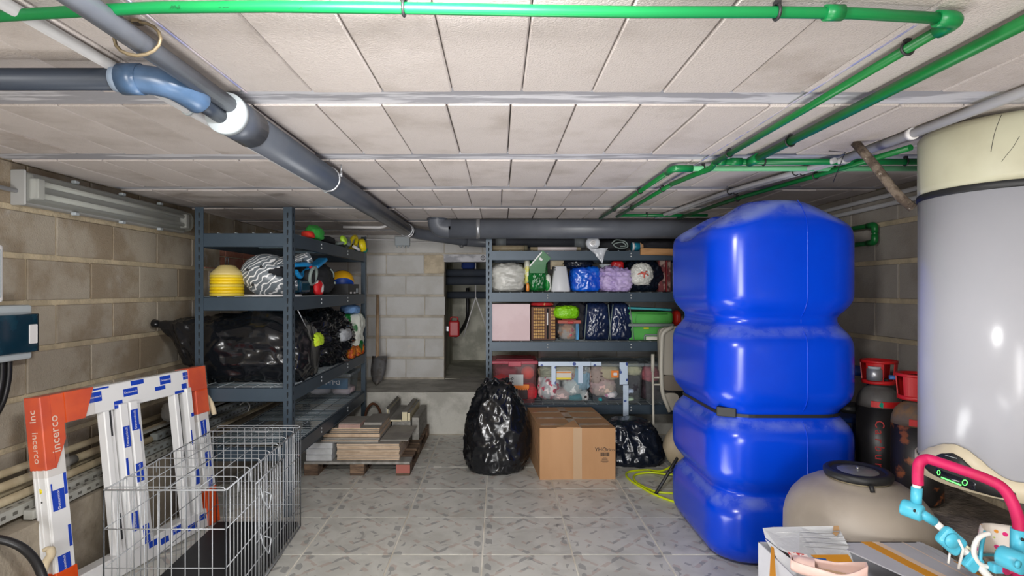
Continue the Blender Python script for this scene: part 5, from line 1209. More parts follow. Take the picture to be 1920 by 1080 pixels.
mb = MB(); mb.rbox(qx(964), 4.656, q4+.035, qx(989), 4.660, q4+.155, .003, 1); mb.build('dark_picture', mat('dark_print', rgb(60, 44, 46), .6), t)
mb = MB(); mb.rbox(qx(963), 4.6530, q4+.125, qx(992), 4.6565, q4+.16, .006, 2)
for k in range(5): mb.hexa([Vector(p) for p in ((qx(972+4*k), 4.6530, q4+.112), (qx(973+4*k), 4.6530, q4+.112), (qx(972+4*k), 4.6555, q4+.112), (qx(973+4*k), 4.6555, q4+.112), (qx(970+4*k), 4.6530, q4+.128), (qx(975+4*k), 4.6530, q4+.128), (qx(970+4*k), 4.6555, q4+.128), (qx(975+4*k), 4.6555, q4+.128))])
mb.build('orange_picture', mat('orange_print', rgb(232, 132, 50), .6), t)
cloth('bright red cloth inside the pink storage box, left heap', (qx(945), 4.78, q4+.012), (.19, .22, .20), cm('red_fleece', rgb(226, 34, 56), .8), 101, 'cloth', 'red_cloth')
cloth('bright red cloth inside the pink storage box, below the picture', (qx(988), 4.80, q4+.012), (.17, .22, .12), cm('red_fleece', rgb(226, 34, 56), .8), 102, 'cloth', 'red_cloth')
soft('orange_ball', blob((qx(991), 4.82, q4+.175), (.115, .115, .115), 103, power=2, crinkle=0, lump=0, res=3), cm('orange_rubber', rgb(222, 104, 36), .5), 'orange ball inside the pink storage box', 'ball')
cloth('greyish lilac cloth inside the pink storage box', (qx(950), 4.86, q4+.205), (.18, .20, .08), cm('lilac_grey', rgb(170, 150, 166), .8), 104, 'cloth', 'lilac_cloth')
m_tape = patterned('printed_tape', rgb(196, 212, 230), [rgb(40, 66, 140), rgb(190, 206, 226), rgb(60, 86, 150), rgb(196, 212, 230), rgb(196, 212, 230)], 26, .36, .42, .4)
def tapes(t, bands):
    for (xa, za, xb, zb, y) in bands: MB().rbox(min(xa, xb), y-.0015, min(za, zb), max(xa, xb), y+.0005, max(za, zb), .0005, 1).build('printed_tape', m_tape, t)
ax0, ax1 = qx(1011), qx(1105)
t = tub('clear_storage_box', 'clear storage box with printed tape across its front, filled with pale baby clothes', ax0+.004, ax1-.004, 4.655, 5.02, q4, q4+bh_, m_clr, m_clrl, rim=False)
tapes(t, [(qx(1009), q4+.315, qx(1107), q4+.352, 4.644), (qx(1033), q4+.16, qx(1041), q4+.315, 4.646), (qx(1083), q4+.17, qx(1092), q4+.315, 4.646)])
MB().rbox(qx(1043), 4.656, q4+.20, qx(1071), 4.659, q4+.272, .001, 1).build('paper_label', m_cream, t)
MB().rbox(qx(1043), 4.6545, q4+.20, qx(1070), 4.657, q4+.216, .001, 1).build('yellow_strip', m_yel, t); MB().rbox(qx(1043), 4.6545, q4+.255, qx(1070), 4.657, q4+.266, .001, 1).build('orange_strip', MATS['orange_plastic'], t)
P2 = [('white garment with pink print in the taped clear box, lower left', (1030, .02), (.16, .2, .21), patterned('pink_floral', rgb(230, 222, 222), [rgb(214, 84, 110), rgb(228, 170, 180), rgb(206, 70, 96)], 17, .34, .40)),
      ('pale pink garment at the bottom of the taped clear box', (1053, .012), (.18, .2, .10), cm('blush_cloth', rgb(228, 200, 196), .85)),
      ('white garment in the middle of the taped clear box', (1075, .05), (.14, .2, .15), cm('white_cloth', rgb(226, 230, 228), .85)),
      ('light blue garment at the right of the taped clear box', (1091, .10), (.14, .2, .20), cm('baby_blue', rgb(156, 194, 216), .85)),
      ('teal garment near the bottom of the taped clear box', (1080, .008), (.15, .19, .06), cm('teal_knit', rgb(70, 150, 160), .85)),
      ('spotted white garment in the lower right corner of the taped clear box', (1097, .01), (.07, .19, .09), patterned('spotted', rgb(228, 226, 222), [rgb(60, 50, 50), rgb(200, 60, 70), rgb(230, 230, 226), rgb(228, 226, 222)], 24, .3, .36)),
      ('olive striped garment at the top of the taped clear box', (1030, .20), (.16, .2, .11), cm('olive_knit', rgb(150, 144, 116), .85, col2=rgb(196, 190, 160), scale=14, stretch=(1, 1, 5))),
      ('cream garment at the top of the taped clear box beside the olive one', (1062, .18), (.19, .2, .13), cm('cream_knit', rgb(212, 196, 166), .85, col2=rgb(190, 120, 126), scale=7, ramp=(.58, .62))),
      ('grey garment at the top right of the taped clear box', (1095, .235), (.12, .2, .08), cm('grey_knit', rgb(120, 116, 118), .85, col2=rgb(200, 200, 196), scale=16, ramp=(.5, .55)))]
for k, (lb, (px, dz), s, m) in enumerate(P2): cloth(lb, (qx(px), 4.775, q4+dz), s, m, 110+k)
cx0_, cx1_ = qx(1107), qx(1206)
t = tub('clear_storage_box', 'clear storage box with vertical printed tape hanging past the lowest right beam', cx0_+.004, cx1_-.004, 4.655, 5.02, q4, q4+bh_, m_clr, m_clrl, rim=False)
tapes(t, [(qx(1106), q4+.318, qx(1126), q4+.35, 4.644), (qx(1160), q4+.345, qx(1175), q4+.16, 4.645), (qx(1165), q4+.16, qx(1175), q4-.098, 4.615)])
MB().rbox(qx(1145), 4.656, q4+.215, qx(1159), 4.659, q4+.275, .001, 1).build('orange_label', MATS['orange_print'], t)
MB().rbox(qx(1149), 4.6545, q4+.235, qx(1156), 4.657, q4+.258, .003, 1).build('white_motif', m_condw, t)
P3 = [('leopard print garment in the clear box with hanging tape', (1122, .14), (.12, .2, .17), patterned('leopard', rgb(206, 172, 158), [rgb(110, 70, 56), rgb(126, 84, 68)], 34, .28, .36)),
      ('pale pink garment in the clear box with hanging tape', (1133, .05), (.20, .2, .15), cm('pale_pink_knit', rgb(226, 186, 184), .85, col2=rgb(230, 204, 188), scale=6)),
      ('hot pink and white garment in the clear box with hanging tape', (1145, .03), (.13, .21, .07), cm('hot_pink', rgb(222, 130, 176), .8, col2=rgb(230, 224, 228), scale=5, ramp=(.5, .54))),
      ('dark navy garment at the bottom of the clear box with hanging tape', (1150, .008), (.33, .2, .05), cm('dark_navy_knit', rgb(40, 44, 62), .9)),
      ('charcoal garment right of the tape in the clear box', (1190, .05), (.13, .2, .18), cm('charcoal_knit', rgb(54, 50, 58), .9)),
      ('cream garment at the upper right of the clear box with hanging tape', (1190, .225), (.14, .2, .10), cm('cream_plain', rgb(216, 206, 166), .85)),
      ('beige garment at the top of the clear box with hanging tape', (1143, .19), (.18, .2, .12), cm('beige_knit', rgb(222, 200, 160), .85)),
      ('light blue folded cloth right of the tape in the clear box', (1182, .075), (.08, .23, .05), cm('pale_blue_cloth', rgb(186, 200, 224), .85)),
      ('mint cloth at the bottom right of the clear box with hanging tape', (1180, .012), (.10, .23, .035), cm('mint_cloth', rgb(196, 218, 190), .85)),
      ('small turquoise cloth at the bottom left of the clear box with hanging tape', (1126, .010), (.04, .225, .035), cm('turquoise', rgb(40, 170, 180), .7))]
for k, (lb, (px, dz), s, m) in enumerate(P3): cloth(lb, (qx(px), 4.775, q4+dz), s, m, 130+k)
t = tub('clear_storage_box', 'clear storage box behind the beige pole, filled with dark and pink clothes', qx(1209), qx(1300), 4.66, 5.02, q4, q4+bh_, m_clr, m_clrl, rim=False)
for k, (lb, (px, dz), s, m) in enumerate((('rose garment in the clear box behind the beige pole', (1226, .17), (.14, .2, .13), cm('rose_knit', rgb(206, 110, 120), .85)), ('dark plum garment in the clear box behind the beige pole', (1226, .01), (.15, .2, .17), cm('plum_knit', rgb(64, 48, 56), .9)), ('dark brown garment in the hidden end of the clear box behind the beige pole', (1268, .01), (.2, .2, .2), cm('brown_knit', rgb(80, 66, 60), .9)))):
    cloth(lb, (qx(px), 4.80, q4+dz), s, m, 150+k)
# ---------------------------------------------------------------- things standing on the floor
def fy(py): return F*H/(py-CY)
def sackshape(n):
    p = Vector(n)
    if p.z > .2:
        k = (p.z-.2)/.8; p.x *= 1-.30*k**1.6; p.y *= 1-.30*k**1.6; p.z = .2+k*1.0
    if p.z < -.6 and p.x > 0: p.z += .12*p.x
    return p
t = thing('refuse_sack', 'full black refuse sack standing on the floor before the right shelf', 'bag', (-.015, 4.12, 0))
loft_bag([(0.004, -.03, 4.13, .15, .16), (.03, -.02, 4.14, .205, .19), (.12, -.012, 4.15, .228, .21), (.28, -.010, 4.16, .232, .215), (.42, -.012, 4.16, .222, .205), (.52, -.015, 4.15, .19, .18), (.60, -.018, 4.14, .14, .135), (.645, -.02, 4.13, .118, .11), (.66, -.02, 4.13, .08, .07), (.64, -.02, 4.13, .03, .03)] if 0 else
         [(0.004, -.03, 4.13, .15, .16), (.03, -.02, 4.14, .205, .19), (.12, -.012, 4.15, .228, .21), (.28, -.010, 4.16, .232, .215), (.40, -.010, 4.16, .208, .20), (.48, -.012, 4.15, .178, .175), (.56, -.015, 4.14, .14, .135), (.625, -.018, 4.13, .095, .09), (.655, -.02, 4.13, .05, .05)],
         'z', 31, .019, 10.5, .38, 110, 2.6, 100).build('sack', m_bag, t)
rim = [Vector((-.02+.078*math.cos(a)+.010*math.sin(5*a), 4.13+.07*math.sin(a), .638+.022*math.sin(3*a)+.012*math.sin(7*a))) for a in [2*PI*k/40 for k in range(40)]]
MB().tube(rim, [.014+.006*math.sin(k*1.7) for k in range(40)], 7, closed=True).build('gathered_rim', m_bag, t)
t = thing('refuse_sack', 'low slumped black refuse sack on the floor right of the cardboard box', 'bag', (1.03, 4.3, 0))
loft_bag([(.004, 1.04, 4.32, .19, .17), (.03, 1.045, 4.32, .213, .185), (.14, 1.045, 4.32, .205, .18), (.23, 1.03, 4.32, .185, .16), (.30, 1.01, 4.32, .15, .12), (.33, .99, 4.32, .09, .06)], 'z', 32, .018, 13.0, .36, 110, 3.2, 80).build('sack', m_bagn, t)

# cardboard box
m_card = mat('cardboard', rgb(180, 138, 98), .8, col2=rgb(170, 128, 88), scale=2.5, stretch=(1, 1, .3)); m_cardd = mat('cardboard_edge', rgb(132, 96, 66), .85)
m_ctape = clear('clear_parcel_tape', rgb(224, 196, 160), .45, .12)
cb_ = thing('cardboard_box', 'large brown cardboard box sealed with clear tape, beside the standing refuse sack', 'box', (.55, 4.2, 0))
f0, f1, b0_, b1_, hh = Vector((.287, 3.875, 0)), Vector((.818, 3.885, 0)), Vector((.235, 4.56, 0)), Vector((.765, 4.57, 0)), Vector((0, 0, .362))
MB().hexa([f0, f1, b0_, b1_, f0+hh, f1+hh, b0_+hh, b1_+hh]).build('body', m_card, cb_)
fx = (f1-f0).normalized(); dp = (b0_-f0).normalized()
mid = (f0+f1)/2; midb = (b0_+b1_)/2
def tape_strip(p, q, w2, nrm):
    d = (q-p).normalized(); s = d.cross(Vector(nrm)).normalized()*w2/2; o = Vector(nrm)*.0012
    MB().hexa([p-s, p+s, q-s, q+s, p-s+o, p+s+o, q-s+o, q+s+o]).build('tape', m_ctape, cb_)
tape_strip(mid+hh, midb+hh, .06, (0, 0, 1)); tape_strip(mid+Vector((0, 0, .0)), mid+hh, .06, (0, -1, 0))
for s in (.15, .45, .75): tape_strip(f0.lerp(b0_, s)+hh+fx*.02, f1.lerp(b1_, s)+hh-fx*.02, .05, (0, 0, 1))
for a, b in ((mid, midb),): MB().hexa([a+hh-fx*.0015, a+hh+fx*.0015, b+hh-fx*.0015, b+hh+fx*.0015]+[p+Vector((0, 0, .0006)) for p in (a+hh-fx*.0015, a+hh+fx*.0015, b+hh-fx*.0015, b+hh+fx*.0015)]).build('flap_joint', m_cardd, cb_)
fl = [f0+hh+fx*.12+dp*.001, mid+hh+fx*.02+dp*.001, mid+hh+fx*.0+dp*.13+Vector((0, 0, .022)), f0+hh+fx*.16+dp*.02+Vector((0, 0, .004))]
MB().prism(fl, (0, 0, .004)).build('lifted_flap', m_card, cb_)
for k in range(6):
    s = .04+.10*k; p = f0.lerp(b0_, s)
    MB().hexa([p+Vector((-.0012, 0, .10+.02*k)), p+Vector((.0, 0, .10+.02*k)), p+dp*.015+Vector((-.0012, 0, .10+.02*k)), p+dp*.015+Vector((.0, 0, .10+.02*k)), p+dp*.10+Vector((-.0012, 0, .33)), p+dp*.10+Vector((0, 0, .33)), p+dp*.115+Vector((-.0012, 0, .33)), p+dp*.115+Vector((0, 0, .33))]).build('side_stripe', m_cardd, cb_)
fn = Vector((0, -.0018, 0)); pc = f0+fx*.455+Vector((0, 0, .205))+fn
text('lettering', 'YHC', .038, pc+Vector((-.03, 0, .005)), fx, (0, 0, 1), m_black, cb_); text('lettering', 'Brico', .033, pc+Vector((.034, 0, .004)), fx, (0, 0, 1), mat('grey_print', rgb(70, 56, 46), .7), cb_)
mb = MB(); x = -.03
while x < .03:
    wd = R_.choice((.0012, .002, .003)); mb.box(pc+fx*(x+wd/2)+Vector((.0, 0, -.028)), (wd, .0008, .026)); x += wd+R_.choice((.001, .0018))
mb.build('barcode', m_black, cb_, kind='stuff')
text('lettering', 'ES 12', .012, pc+Vector((0, 0, -.055)), fx, (0, 0, 1), MATS['grey_print'], cb_) if 0 else None
mb = MB()
for z, a, b in ((-.053, -.012, .012), (-.062, -.02, .02), (-.076, -.028, .026), (-.083, -.016, .02)): mb.box(pc+fx*((a+b)/2)+Vector((0, 0, z)), (b-a, .0008, .0035))
mb.build('small_print', MATS['grey_print'], cb_, kind='stuff')

# folded high chair behind the blue tank
m_hc = mat('beige_plastic', rgb(168, 162, 150), .5); m_hct = mat('pale_beige_tube', rgb(186, 182, 170), .45)
t = thing('high_chair', 'folded beige high chair with a long pole between the right shelf and blue tank', 'high chair', (1.33, 4.38, 0))
def panel2(nm, poly, y, th, m=m_hc):
    MB().prism([Vector((x, y, z)) for x, z in fillet2(poly)], (0, th, 0)).build(nm, m, t)
def fillet2(poly, r=.05): return [(p.x, p.y) for p in fillet([Vector((x, z, 0)) for x, z in poly], r, 4, True)]
def hp(px, py, d=4.40): q = at(px, py, d); return (q.x, q.z)
panel2('back_panel', [hp(1234, 615), hp(1300, 608), hp(1300, 705), hp(1236, 702)], 4.38, .05)
panel2('seat', [hp(1238, 702), hp(1300, 705), hp(1300, 732), hp(1238, 730)], 4.36, .09, mat('taupe_plastic', rgb(120, 110, 98), .6))
panel2('foot_rest', [hp(1238, 735), hp(1270, 735), hp(1268, 766), hp(1250, 768)], 4.35, .04)
MB().tube(fillet([(hp(1252, 769)[0], 4.35, hp(1252, 769)[1]), (hp(1238, 735)[0], 4.35, hp(1238, 735)[1]), (hp(1236, 690)[0], 4.35, hp(1236, 690)[1]), (hp(1238, 622)[0], 4.35, hp(1238, 622)[1]), (hp(1258, 612)[0], 4.35, hp(1258, 612)[1])], .06), .016, 10).build('side_frame', m_hct, t)
p1, p2 = at(1224, 664, 4.40), at(1226, 846, 4.40); p2.z = .0
MB().tube([p1, p1+Vector((0, 0, -.14))], .014, 10).build('pole_sleeve', m_hct, t); MB().tube([p1+Vector((0, 0, -.14)), p2], .0095, 10).build('pole', m_hct, t)
for py in (708, 721): MB().cyl(at(1226, py, 4.40), at(1240, py, 4.37), .007).build('cross_pin', m_hct, t)
q = at(1262, 735, 4.5); MB().tube([q, Vector((1.46, 4.5, .005))], .012, 8).build('rear_leg', m_hct, t)

# beige tub lying on its side and pump strut, hose
t = thing('beige_tub', 'round beige plastic tub tipped on its side behind the blue tank', 'tub', (1.35, 3.95, 0))
ax = Vector((.75, .1, -.62)).normalized()
MB().lathe([(0, -.20), (.06, -.195), (.13, -.16), (.17, -.09), (.178, -.01), (.172, .10), (.16, .17), (.10, .20), (0, .205)], (1.355, 3.86, .215), 36, ax).build('body', mat('ivory_plastic', rgb(184, 170, 146), .5, col2=rgb(170, 156, 130), scale=4), t)
MB().lathe([(.178, -.012), (.185, -.01), (.185, .012), (.178, .014)], (1.355, 3.86, .215), 36, ax).build('rim', m_tubeb, t)
m_hose = mat('yellow_hose', rgb(196, 212, 24), .4)
def fl_(px, py, z=.008): 
    d = F*(H-z)/(py-CY); return at(px, py, d)
hs = [Vector((1.27, 3.85, .20)), Vector((1.245, 3.9, .11)), fl_(1240, 883, .03)] + [fl_(*p) for p in ((1214, 881), (1181, 884), (1174, 891), (1184, 902), (1205, 915), (1227, 927), (1262, 940), (1300, 948))]
MB().tube(smoothpath(hs, 6), .0075, 8).build('yellow_hose', m_hose)
tag(bpy.data.objects['yellow_hose'], 'yellow hose, wider outer loop on the tiles beside the blue tank', 'hose')
MB().tube(smoothpath([fl_(*p) for p in ((1300, 892, .02), (1251, 889, .02), (1218, 886, .012), (1190, 891), (1193, 904), (1221, 919), (1244, 924), (1300, 926))], 6), .0075, 8).build('yellow_hose', m_hose)
tag(bpy.data.objects['yellow_hose.001'], 'yellow hose, smaller inner loop on the tiles beside the blue tank', 'hose')
t = thing('black_strut', 'black metal leg slanting to the floor between hose and blue tank', 'strut', (1.02, 3.6, 0))
MB().tube([fl_(1229, 927, .0), at(1271, 857, 3.75), at(1290, 826, 3.8)], .011, 10).build('leg', m_clip, t)
MB().tube([at(1254, 886, 3.68), at(1275, 870, 3.75)], .012, 10).build('bracket', m_clip, t)

# big blue water tank
m_blue = mat('blue_tank_plastic', rgb(0, 62, 200), .22, spec=.45, dust=rgb(170, 184, 214), dustamt=.5, col2=rgb(3, 58, 192), scale=2)
def foot(a, b, r, n=9):
    r = max(r, .005); out = []
    for cx_, cy_, s0 in ((a-r, b-r, 0), (-(a-r), b-r, PI/2), (-(a-r), -(b-r), PI), (a-r, -(b-r), 1.5*PI)):
        for k in range(n): 
            t_ = s0+PI/2*k/(n-1); out.append((cx_+r*math.cos(t_), cy_+r*math.sin(t_)))
    full = []; m_ = len(out)
    for i in range(m_):
        p, q = out[i], out[(i+1) % m_]; full.append(p)
        if i % n == n-1: full += [(p[0]+(q[0]-p[0])*j/14, p[1]+(q[1]-p[1])*j/14) for j in range(1, 14)]
    return full
TCX, TCY, TA, TB, TR = 1.392, 3.02, .362, .41, .17
prof = []
def lobe(za, zb, top=False):
    h = zb-za; n = 12
    for k in range(n+1):
        s = k/n; z = za+h*s
        e = min(s, 1-s)*h/.10
        ins = .056*(1-min(1, e))**2.1 if e < 1 else 0
        prof.append((z, ins))
for (za, zb) in ((.0, .335), (.352, .708), (.735, 1.155)): lobe(za, zb)
h0 = 1.195
for s in range(7): 
    e = s/6; prof.append((h0+.11*e, .060*(1-e)**2.0))
prof += [(1.40, 0), (1.52, 0), (1.60, 0), (1.635, (.012, .004)), (1.665, (.05, .012)), (1.70, (.11, .03)), (1.74, (.17, .06)), (1.765, (.21, .09)), (1.775, (.235, .13)), (1.777, (.28, .2)), (1.778, (.33, .34))]
rings = []
for z, ins in prof:
    rg = []
    ix, iy = ins if isinstance(ins, tuple) else (ins, ins)
    for (x, y) in foot(TA-ix, TB-iy, min(TR-iy*.35, TA-ix-.002, TB-iy-.002)):
        zz_ = z
        if z > 1.60:
            kx = math.exp(-((y-.04)/.13)**4)
            zz_ = z-(z-1.60)*.82*kx*(1 if x < .1 else max(0, 1-(x-.1)/.15))
            if y > .12: zz_ -= (z-1.60)*.04
        rg.append(Vector((TCX+x, TCY+y, zz_)))
    rings.append(rg)
tk = thing('water_tank', 'tall bright blue ribbed plastic water tank nearly reaching the ceiling', 'tank', (TCX, TCY, 0))
body = MB().loft(rings).build('body', m_blue, tk)
bv = body.modifiers.new('smooth', 'SUBSURF'); bv.levels = 1; bv.render_levels = 1
sp = [Vector((TCX+x, TCY+y, .722)) for x, y in foot(TA-.050, TB-.050, TR-.02)]
st_ = MB(); n_ = len(sp)
st_.loft([[p+Vector((0, 0, -.008)) for p in sp], [p+Vector((0, 0, .008)) for p in sp]], False, False)
st_.build('strap', m_clip, tk)
MB().rbox(-.045, -.014, -.023, .045, .014, .023, .005, 2, Matrix.Rotation(-.5, 3, 'Z'), at(1362, 772, 2.70)).build('strap_buckle', m_blk, tk)
seam = MB()
for i in range(len(prof)-1):
    z, ins = prof[i]; z2_, ins2 = prof[i+1]
    if z > 1.76: continue
    ins, ins2 = [q[1] if isinstance(q, tuple) else q for q in (ins, ins2)]
    seam.tube([(TCX+.062, TCY-TB+ins-.0005, z), (TCX+.062, TCY-TB+ins2-.0005, z2_)], .0028, 5, cap=False)
seam.build('mould_seam', m_blue, tk)

# sand filter
m_filt = mat('filter_body', rgb(158, 148, 136), .5, col2=rgb(146, 136, 124), scale=3, col3=rgb(120, 110, 98), scale3=9, ramp3=(.66, .72))
sf = thing('sand_filter', 'rounded beige sand filter with black ringed lid before the blue tank', 'filter', (1.44, 2.225, 0))
fcx, fcy = 1.44, 2.225
MB().lathe([(.20, 0), (.215, .02), (.20, .10), (.22, .14), (.262, .24), (.268, .33), (.267, .40), (.258, .445), (.238, .49), (.205, .53), (.16, .558), (.12, .57), (.115, .575)], (fcx, fcy, 0), 48).build('body', m_filt, sf)
MB().lathe([(.10, .568), (.108, .57), (.108, .59), (.10, .592)], (fcx, fcy, 0), 40).build('neck', m_tubeb, sf)
MB().lathe([(.092, .584), (.117, .582), (.121, .590), (.121, .604), (.113, .611), (.096, .611), (.092, .605)], (fcx, fcy, 0), 40).build('clamp_ring', m_blk, sf)
MB().lathe([(.094, .596), (.07, .606), (.03, .609), (0, .61)], (fcx, fcy, 0), 40).build('lid', mat('smoky_lid', rgb(112, 112, 110), .25, spec=.6), sf)
MB().lathe([(.006, .609), (.005, .618), (0, .619)], (fcx, fcy, 0), 12).build('lid_screw', m_steel, sf)
MB().cyl((fcx-.03, fcy-.125, .588), (fcx-.03, fcy-.135, .565), .008).build('clamp_bolt', m_clip, sf)

# gas bottles on the right ledge
m_gas = mat('black_bottle_paint', rgb(30, 28, 28), .4, col2=rgb(22, 21, 22), scale=5, col3=rgb(120, 66, 34), scale3=14, ramp3=(.68, .74))
m_gas2 = mat('rusty_bottle_paint', rgb(30, 26, 24), .45, col2=rgb(22, 20, 20), scale=5, col3=rgb(128, 70, 34), scale3=10, ramp3=(.56, .64))
m_shou = mat('grey_shoulder', rgb(88, 86, 84), .5, col2=rgb(72, 68, 66), scale=6)
m_shou2 = mat('rusty_shoulder', rgb(124, 92, 58), .7, col2=rgb(92, 80, 70), scale=9, ramp=(.42, .58))
m_guard = mat('red_guard', rgb(188, 26, 28), .45)
def bottle(lb, x, y, r, zs, mbody, msh, letters=None, gauge=False):
    z0 = .384; t = thing('gas_bottle', lb, 'gas bottle', (x, y, z0))
    MB().lathe([(r-.01, z0), (r, z0+.015), (r, zs-.05)], (x, y, 0), 32).build('body', mbody, t)
    MB().lathe([(r, zs-.052), (r*.97, zs-.02), (r*.85, zs+.012), (r*.62, zs+.038), (r*.42, zs+.05), (r*.40, zs+.085), (0, zs+.085)], (x, y, 0), 32).build('shoulder', msh, t)
    mb = MB(); n = 12; a0 = -2.5; a1 = -.9
    mb.loft([[Vector((x+rr*math.cos(a0+(a1-a0)*k/n), y+rr*math.sin(a0+(a1-a0)*k/n), z)) for z, rr in ((zs-.045, r*1.012), (zs-.018, r*1.0), (zs-.016, r*.985), (zs-.043, r*.99))] for k in range(n+1)], True, False)
    mb.build('red_sticker', m_guard, t)
    MB().box((x-r*.45, y-r*.90, zs-.032), (.022, .004, .022), Matrix.Rotation(.5, 3, 'Y')).build('teal_sticker', MATS['teal_cloth'], t)
    MB().cyl((x, y, zs+.08), (x, y, zs+.16), .014).build('valve', m_steel, t)
    MB().cyl((x, y, zs+.12), (x-.05, y-.03, zs+.12), .011).build('valve_outlet', m_steel, t)
    g = MB(); rr = r*.72
    for aa, ab in ((-2.9, -1.9), (-1.2, -.2), (.3, 2.6)):
        g.loft([[Vector((x+(rr+dr)*math.cos(aa+(ab-aa)*k/8), y+(rr+dr)*math.sin(aa+(ab-aa)*k/8), z)) for z, dr in ((zs+.07, -.003), (zs+.175, .006), (zs+.175, .010), (zs+.07, .002))] for k in range(9)], True, False)
    g.lathe([(rr-.004, zs+.165), (rr+.010, zs+.165), (rr+.010, zs+.178), (rr-.004, zs+.178), (rr-.004, zs+.165)], (x, y, 0), 28); g.lathe([(rr-.006, zs+.062), (rr+.004, zs+.062), (rr+.004, zs+.08), (rr-.006, zs+.08), (rr-.006, zs+.062)], (x, y, 0), 28)
    g.build('valve_guard', m_guard, t)
    if gauge:
        MB().cyl((x-.055, y-.05, zs+.085), (x-.055, y-.05, zs+.14), .034, n=20).build('regulator', m_steel, t); MB().cyl((x-.055, y-.05, zs+.14), (x-.055, y-.05, zs+.152), .028, n=20).build('regulator_cap', m_pale, t)
        MB().cyl((x+.01, y-.06, zs+.10), (x+.05, y-.075, zs+.10), .011).build('blue_fitting', mat('blue_fitting', rgb(60, 110, 180), .4), t)
    if letters:
        for k, ch in enumerate(letters):
            a = -2.15; text('lettering', ch, .055, (x+(r+.0012)*math.cos(a), y+(r+.0012)*math.sin(a), zs-.125-.040*k), (0, 0, -1), (-math.sin(a), math.cos(a), 0), MATS['red_letter'], t)
    return t
mat('red_letter', rgb(170, 26, 26), .5)
bottle('dark gas bottle with regulator and red lettering beside the blue tank', 1.905, 2.78, .098, .80, m_gas, m_shou, 'Carburos', True)
bottle('rust-stained gas bottle standing between the other bottle and the boiler', 1.885, 2.50, .098, .775, m_gas2, m_shou2)
# blue plastic chair back and broom behind the bottles
t = thing('blue_stool', 'blue plastic chair frame against the right wall behind the gas bottles', 'chair', (2.0, 3.05, .38))
m_bplast = mat('blue_chair_plastic', rgb(22, 64, 140), .5)
pl = [at(1570, 690, 3.05), at(1600, 694, 3.05), at(1640, 702, 3.0), at(1634, 730, 3.0), at(1622, 790, 3.0), at(1618, 880, 3.0)]
pl[-1].z = .385
MB().tube(smoothpath(pl, 5), .028, 10).build('back_frame', m_bplast, t)
MB().rbox(1.86, 3.02, .60, 2.12, 3.3, .63, .01, 2).build('seat', m_bplast, t)
for x, y in ((2.10, 3.04), (1.88, 3.28), (2.10, 3.28)): MB().tube([(x, y, .385), (x, y, .61)], .015, 8).build('leg', m_bplast, t)
t = thing('broom', 'upturned broom with black head and wooden stick beside the blue tank', 'broom', (1.88, 2.87, .38))
pb = at(1614, 880, 2.86); pt = at(1614, 768, 2.86); pb.z = .384
MB().tube([pb, pt], .0125, 10).build('stick', mat('broom_wood', rgb(190, 146, 96), .6), t)
blob(at(1603, 775, 2.88), (.16, .09, .055), 55, power=2.6, crinkle=.03, res=4).build('head', m_blk, t)

# water heater
m_boil = mat('white_enamel', rgb(172, 173, 180), .2, spec=.5); m_btop = mat('cream_plastic', rgb(186, 184, 160), .45, col2=rgb(174, 170, 146), scale=2.5)
m_bcr = mat('cream_trim', rgb(206, 194, 168), .45)
bx, by, br = 1.79, 1.94, .26
wh = thing('water_heater', 'tall white cylindrical water heater with cream top and black control panel', 'boiler', (bx, by, .66))
MB().lathe([(br-.02, .672), (br, .69), (br, 1.655)], (bx, by, 0), 72).build('body', m_boil, wh)
MB().lathe([(br+.001, 1.653), (br+.004, 1.656), (br+.004, 1.674), (br+.001, 1.677)], (bx, by, 0), 72).build('black_band', m_blk, wh)
MB().lathe([(br, 1.676), (br+.001, 1.70), (br+.001, 1.88), (br-.01, 1.893), (0, 1.893)], (bx, by, 0), 72).build('top_cover', m_btop, wh)
for y in (-.12, .12): MB().rbox(bx+br-.03, by+y-.03, 1.2, XR-.006, by+y+.03, 1.26, .004, 1).build('wall_bracket', m_steel, wh)
def bhit(px, py, R2):   # place on the cylinder seen at a photograph point -> angle, height
    dx, dy = (px-CX)/F, 1.0; A_ = dx*dx+dy*dy; B_ = -2*(dx*bx+dy*by); C_ = bx*bx+by*by-R2*R2
    D_ = B_*B_-4*A_*C_; t_ = (-B_-math.sqrt(max(D_, 0)))/(2*A_)
    return math.atan2(t_*dy-by, t_*dx-bx) % (2*PI), H-(py-CY)*t_/F
def curve_on(pts, R2):
    return sorted(bhit(px, py, R2) for px, py in pts)
def interp(tb, a):
    if a <= tb[0][0]: return tb[0][1]
    if a >= tb[-1][0]: return tb[-1][1]
    for (a0, v0), (a1, v1) in zip(tb, tb[1:]):
        if a0 <= a <= a1:
            s = (a-a0)/(a1-a0+1e-9); s = s*s*(3-2*s)*.5+s*.5; return v0*(1-s)+v1*s
def skin(nm, m, R2, lo, hi, a0, a1, n=48, th=.006):
    mb = MB(); rg = []
    for k in range(n+1):
        a = a0+(a1-a0)*k/n; zl, zh = lo(a), hi(a); zh = max(zh, zl+.0005)
        rg.append([Vector((bx+r_*math.cos(a), by+r_*math.sin(a), z)) for r_, z in ((R2-th, zl), (R2, zl+.001), (R2, (zl+zh)/2), (R2, zh-.001), (R2-th, zh))])
    return mb.loft(rg, True, True).build(nm, m, wh)
R3 = br+.008
wave = curve_on([(1724, 848), (1745, 838), (1768, 832), (1790, 833), (1812, 843), (1835, 860), (1858, 880), (1880, 895), (1900, 903), (1920, 906)], R3)
zb_ = .664
skin('bottom_trim', m_bcr, R3, lambda a: zb_, lambda a: interp(wave, a) if wave[0][0] <= a <= wave[-1][0] else (.73 if a > wave[-1][0] else .72), 2.2, 6.6, 90)
R4 = R3+.006
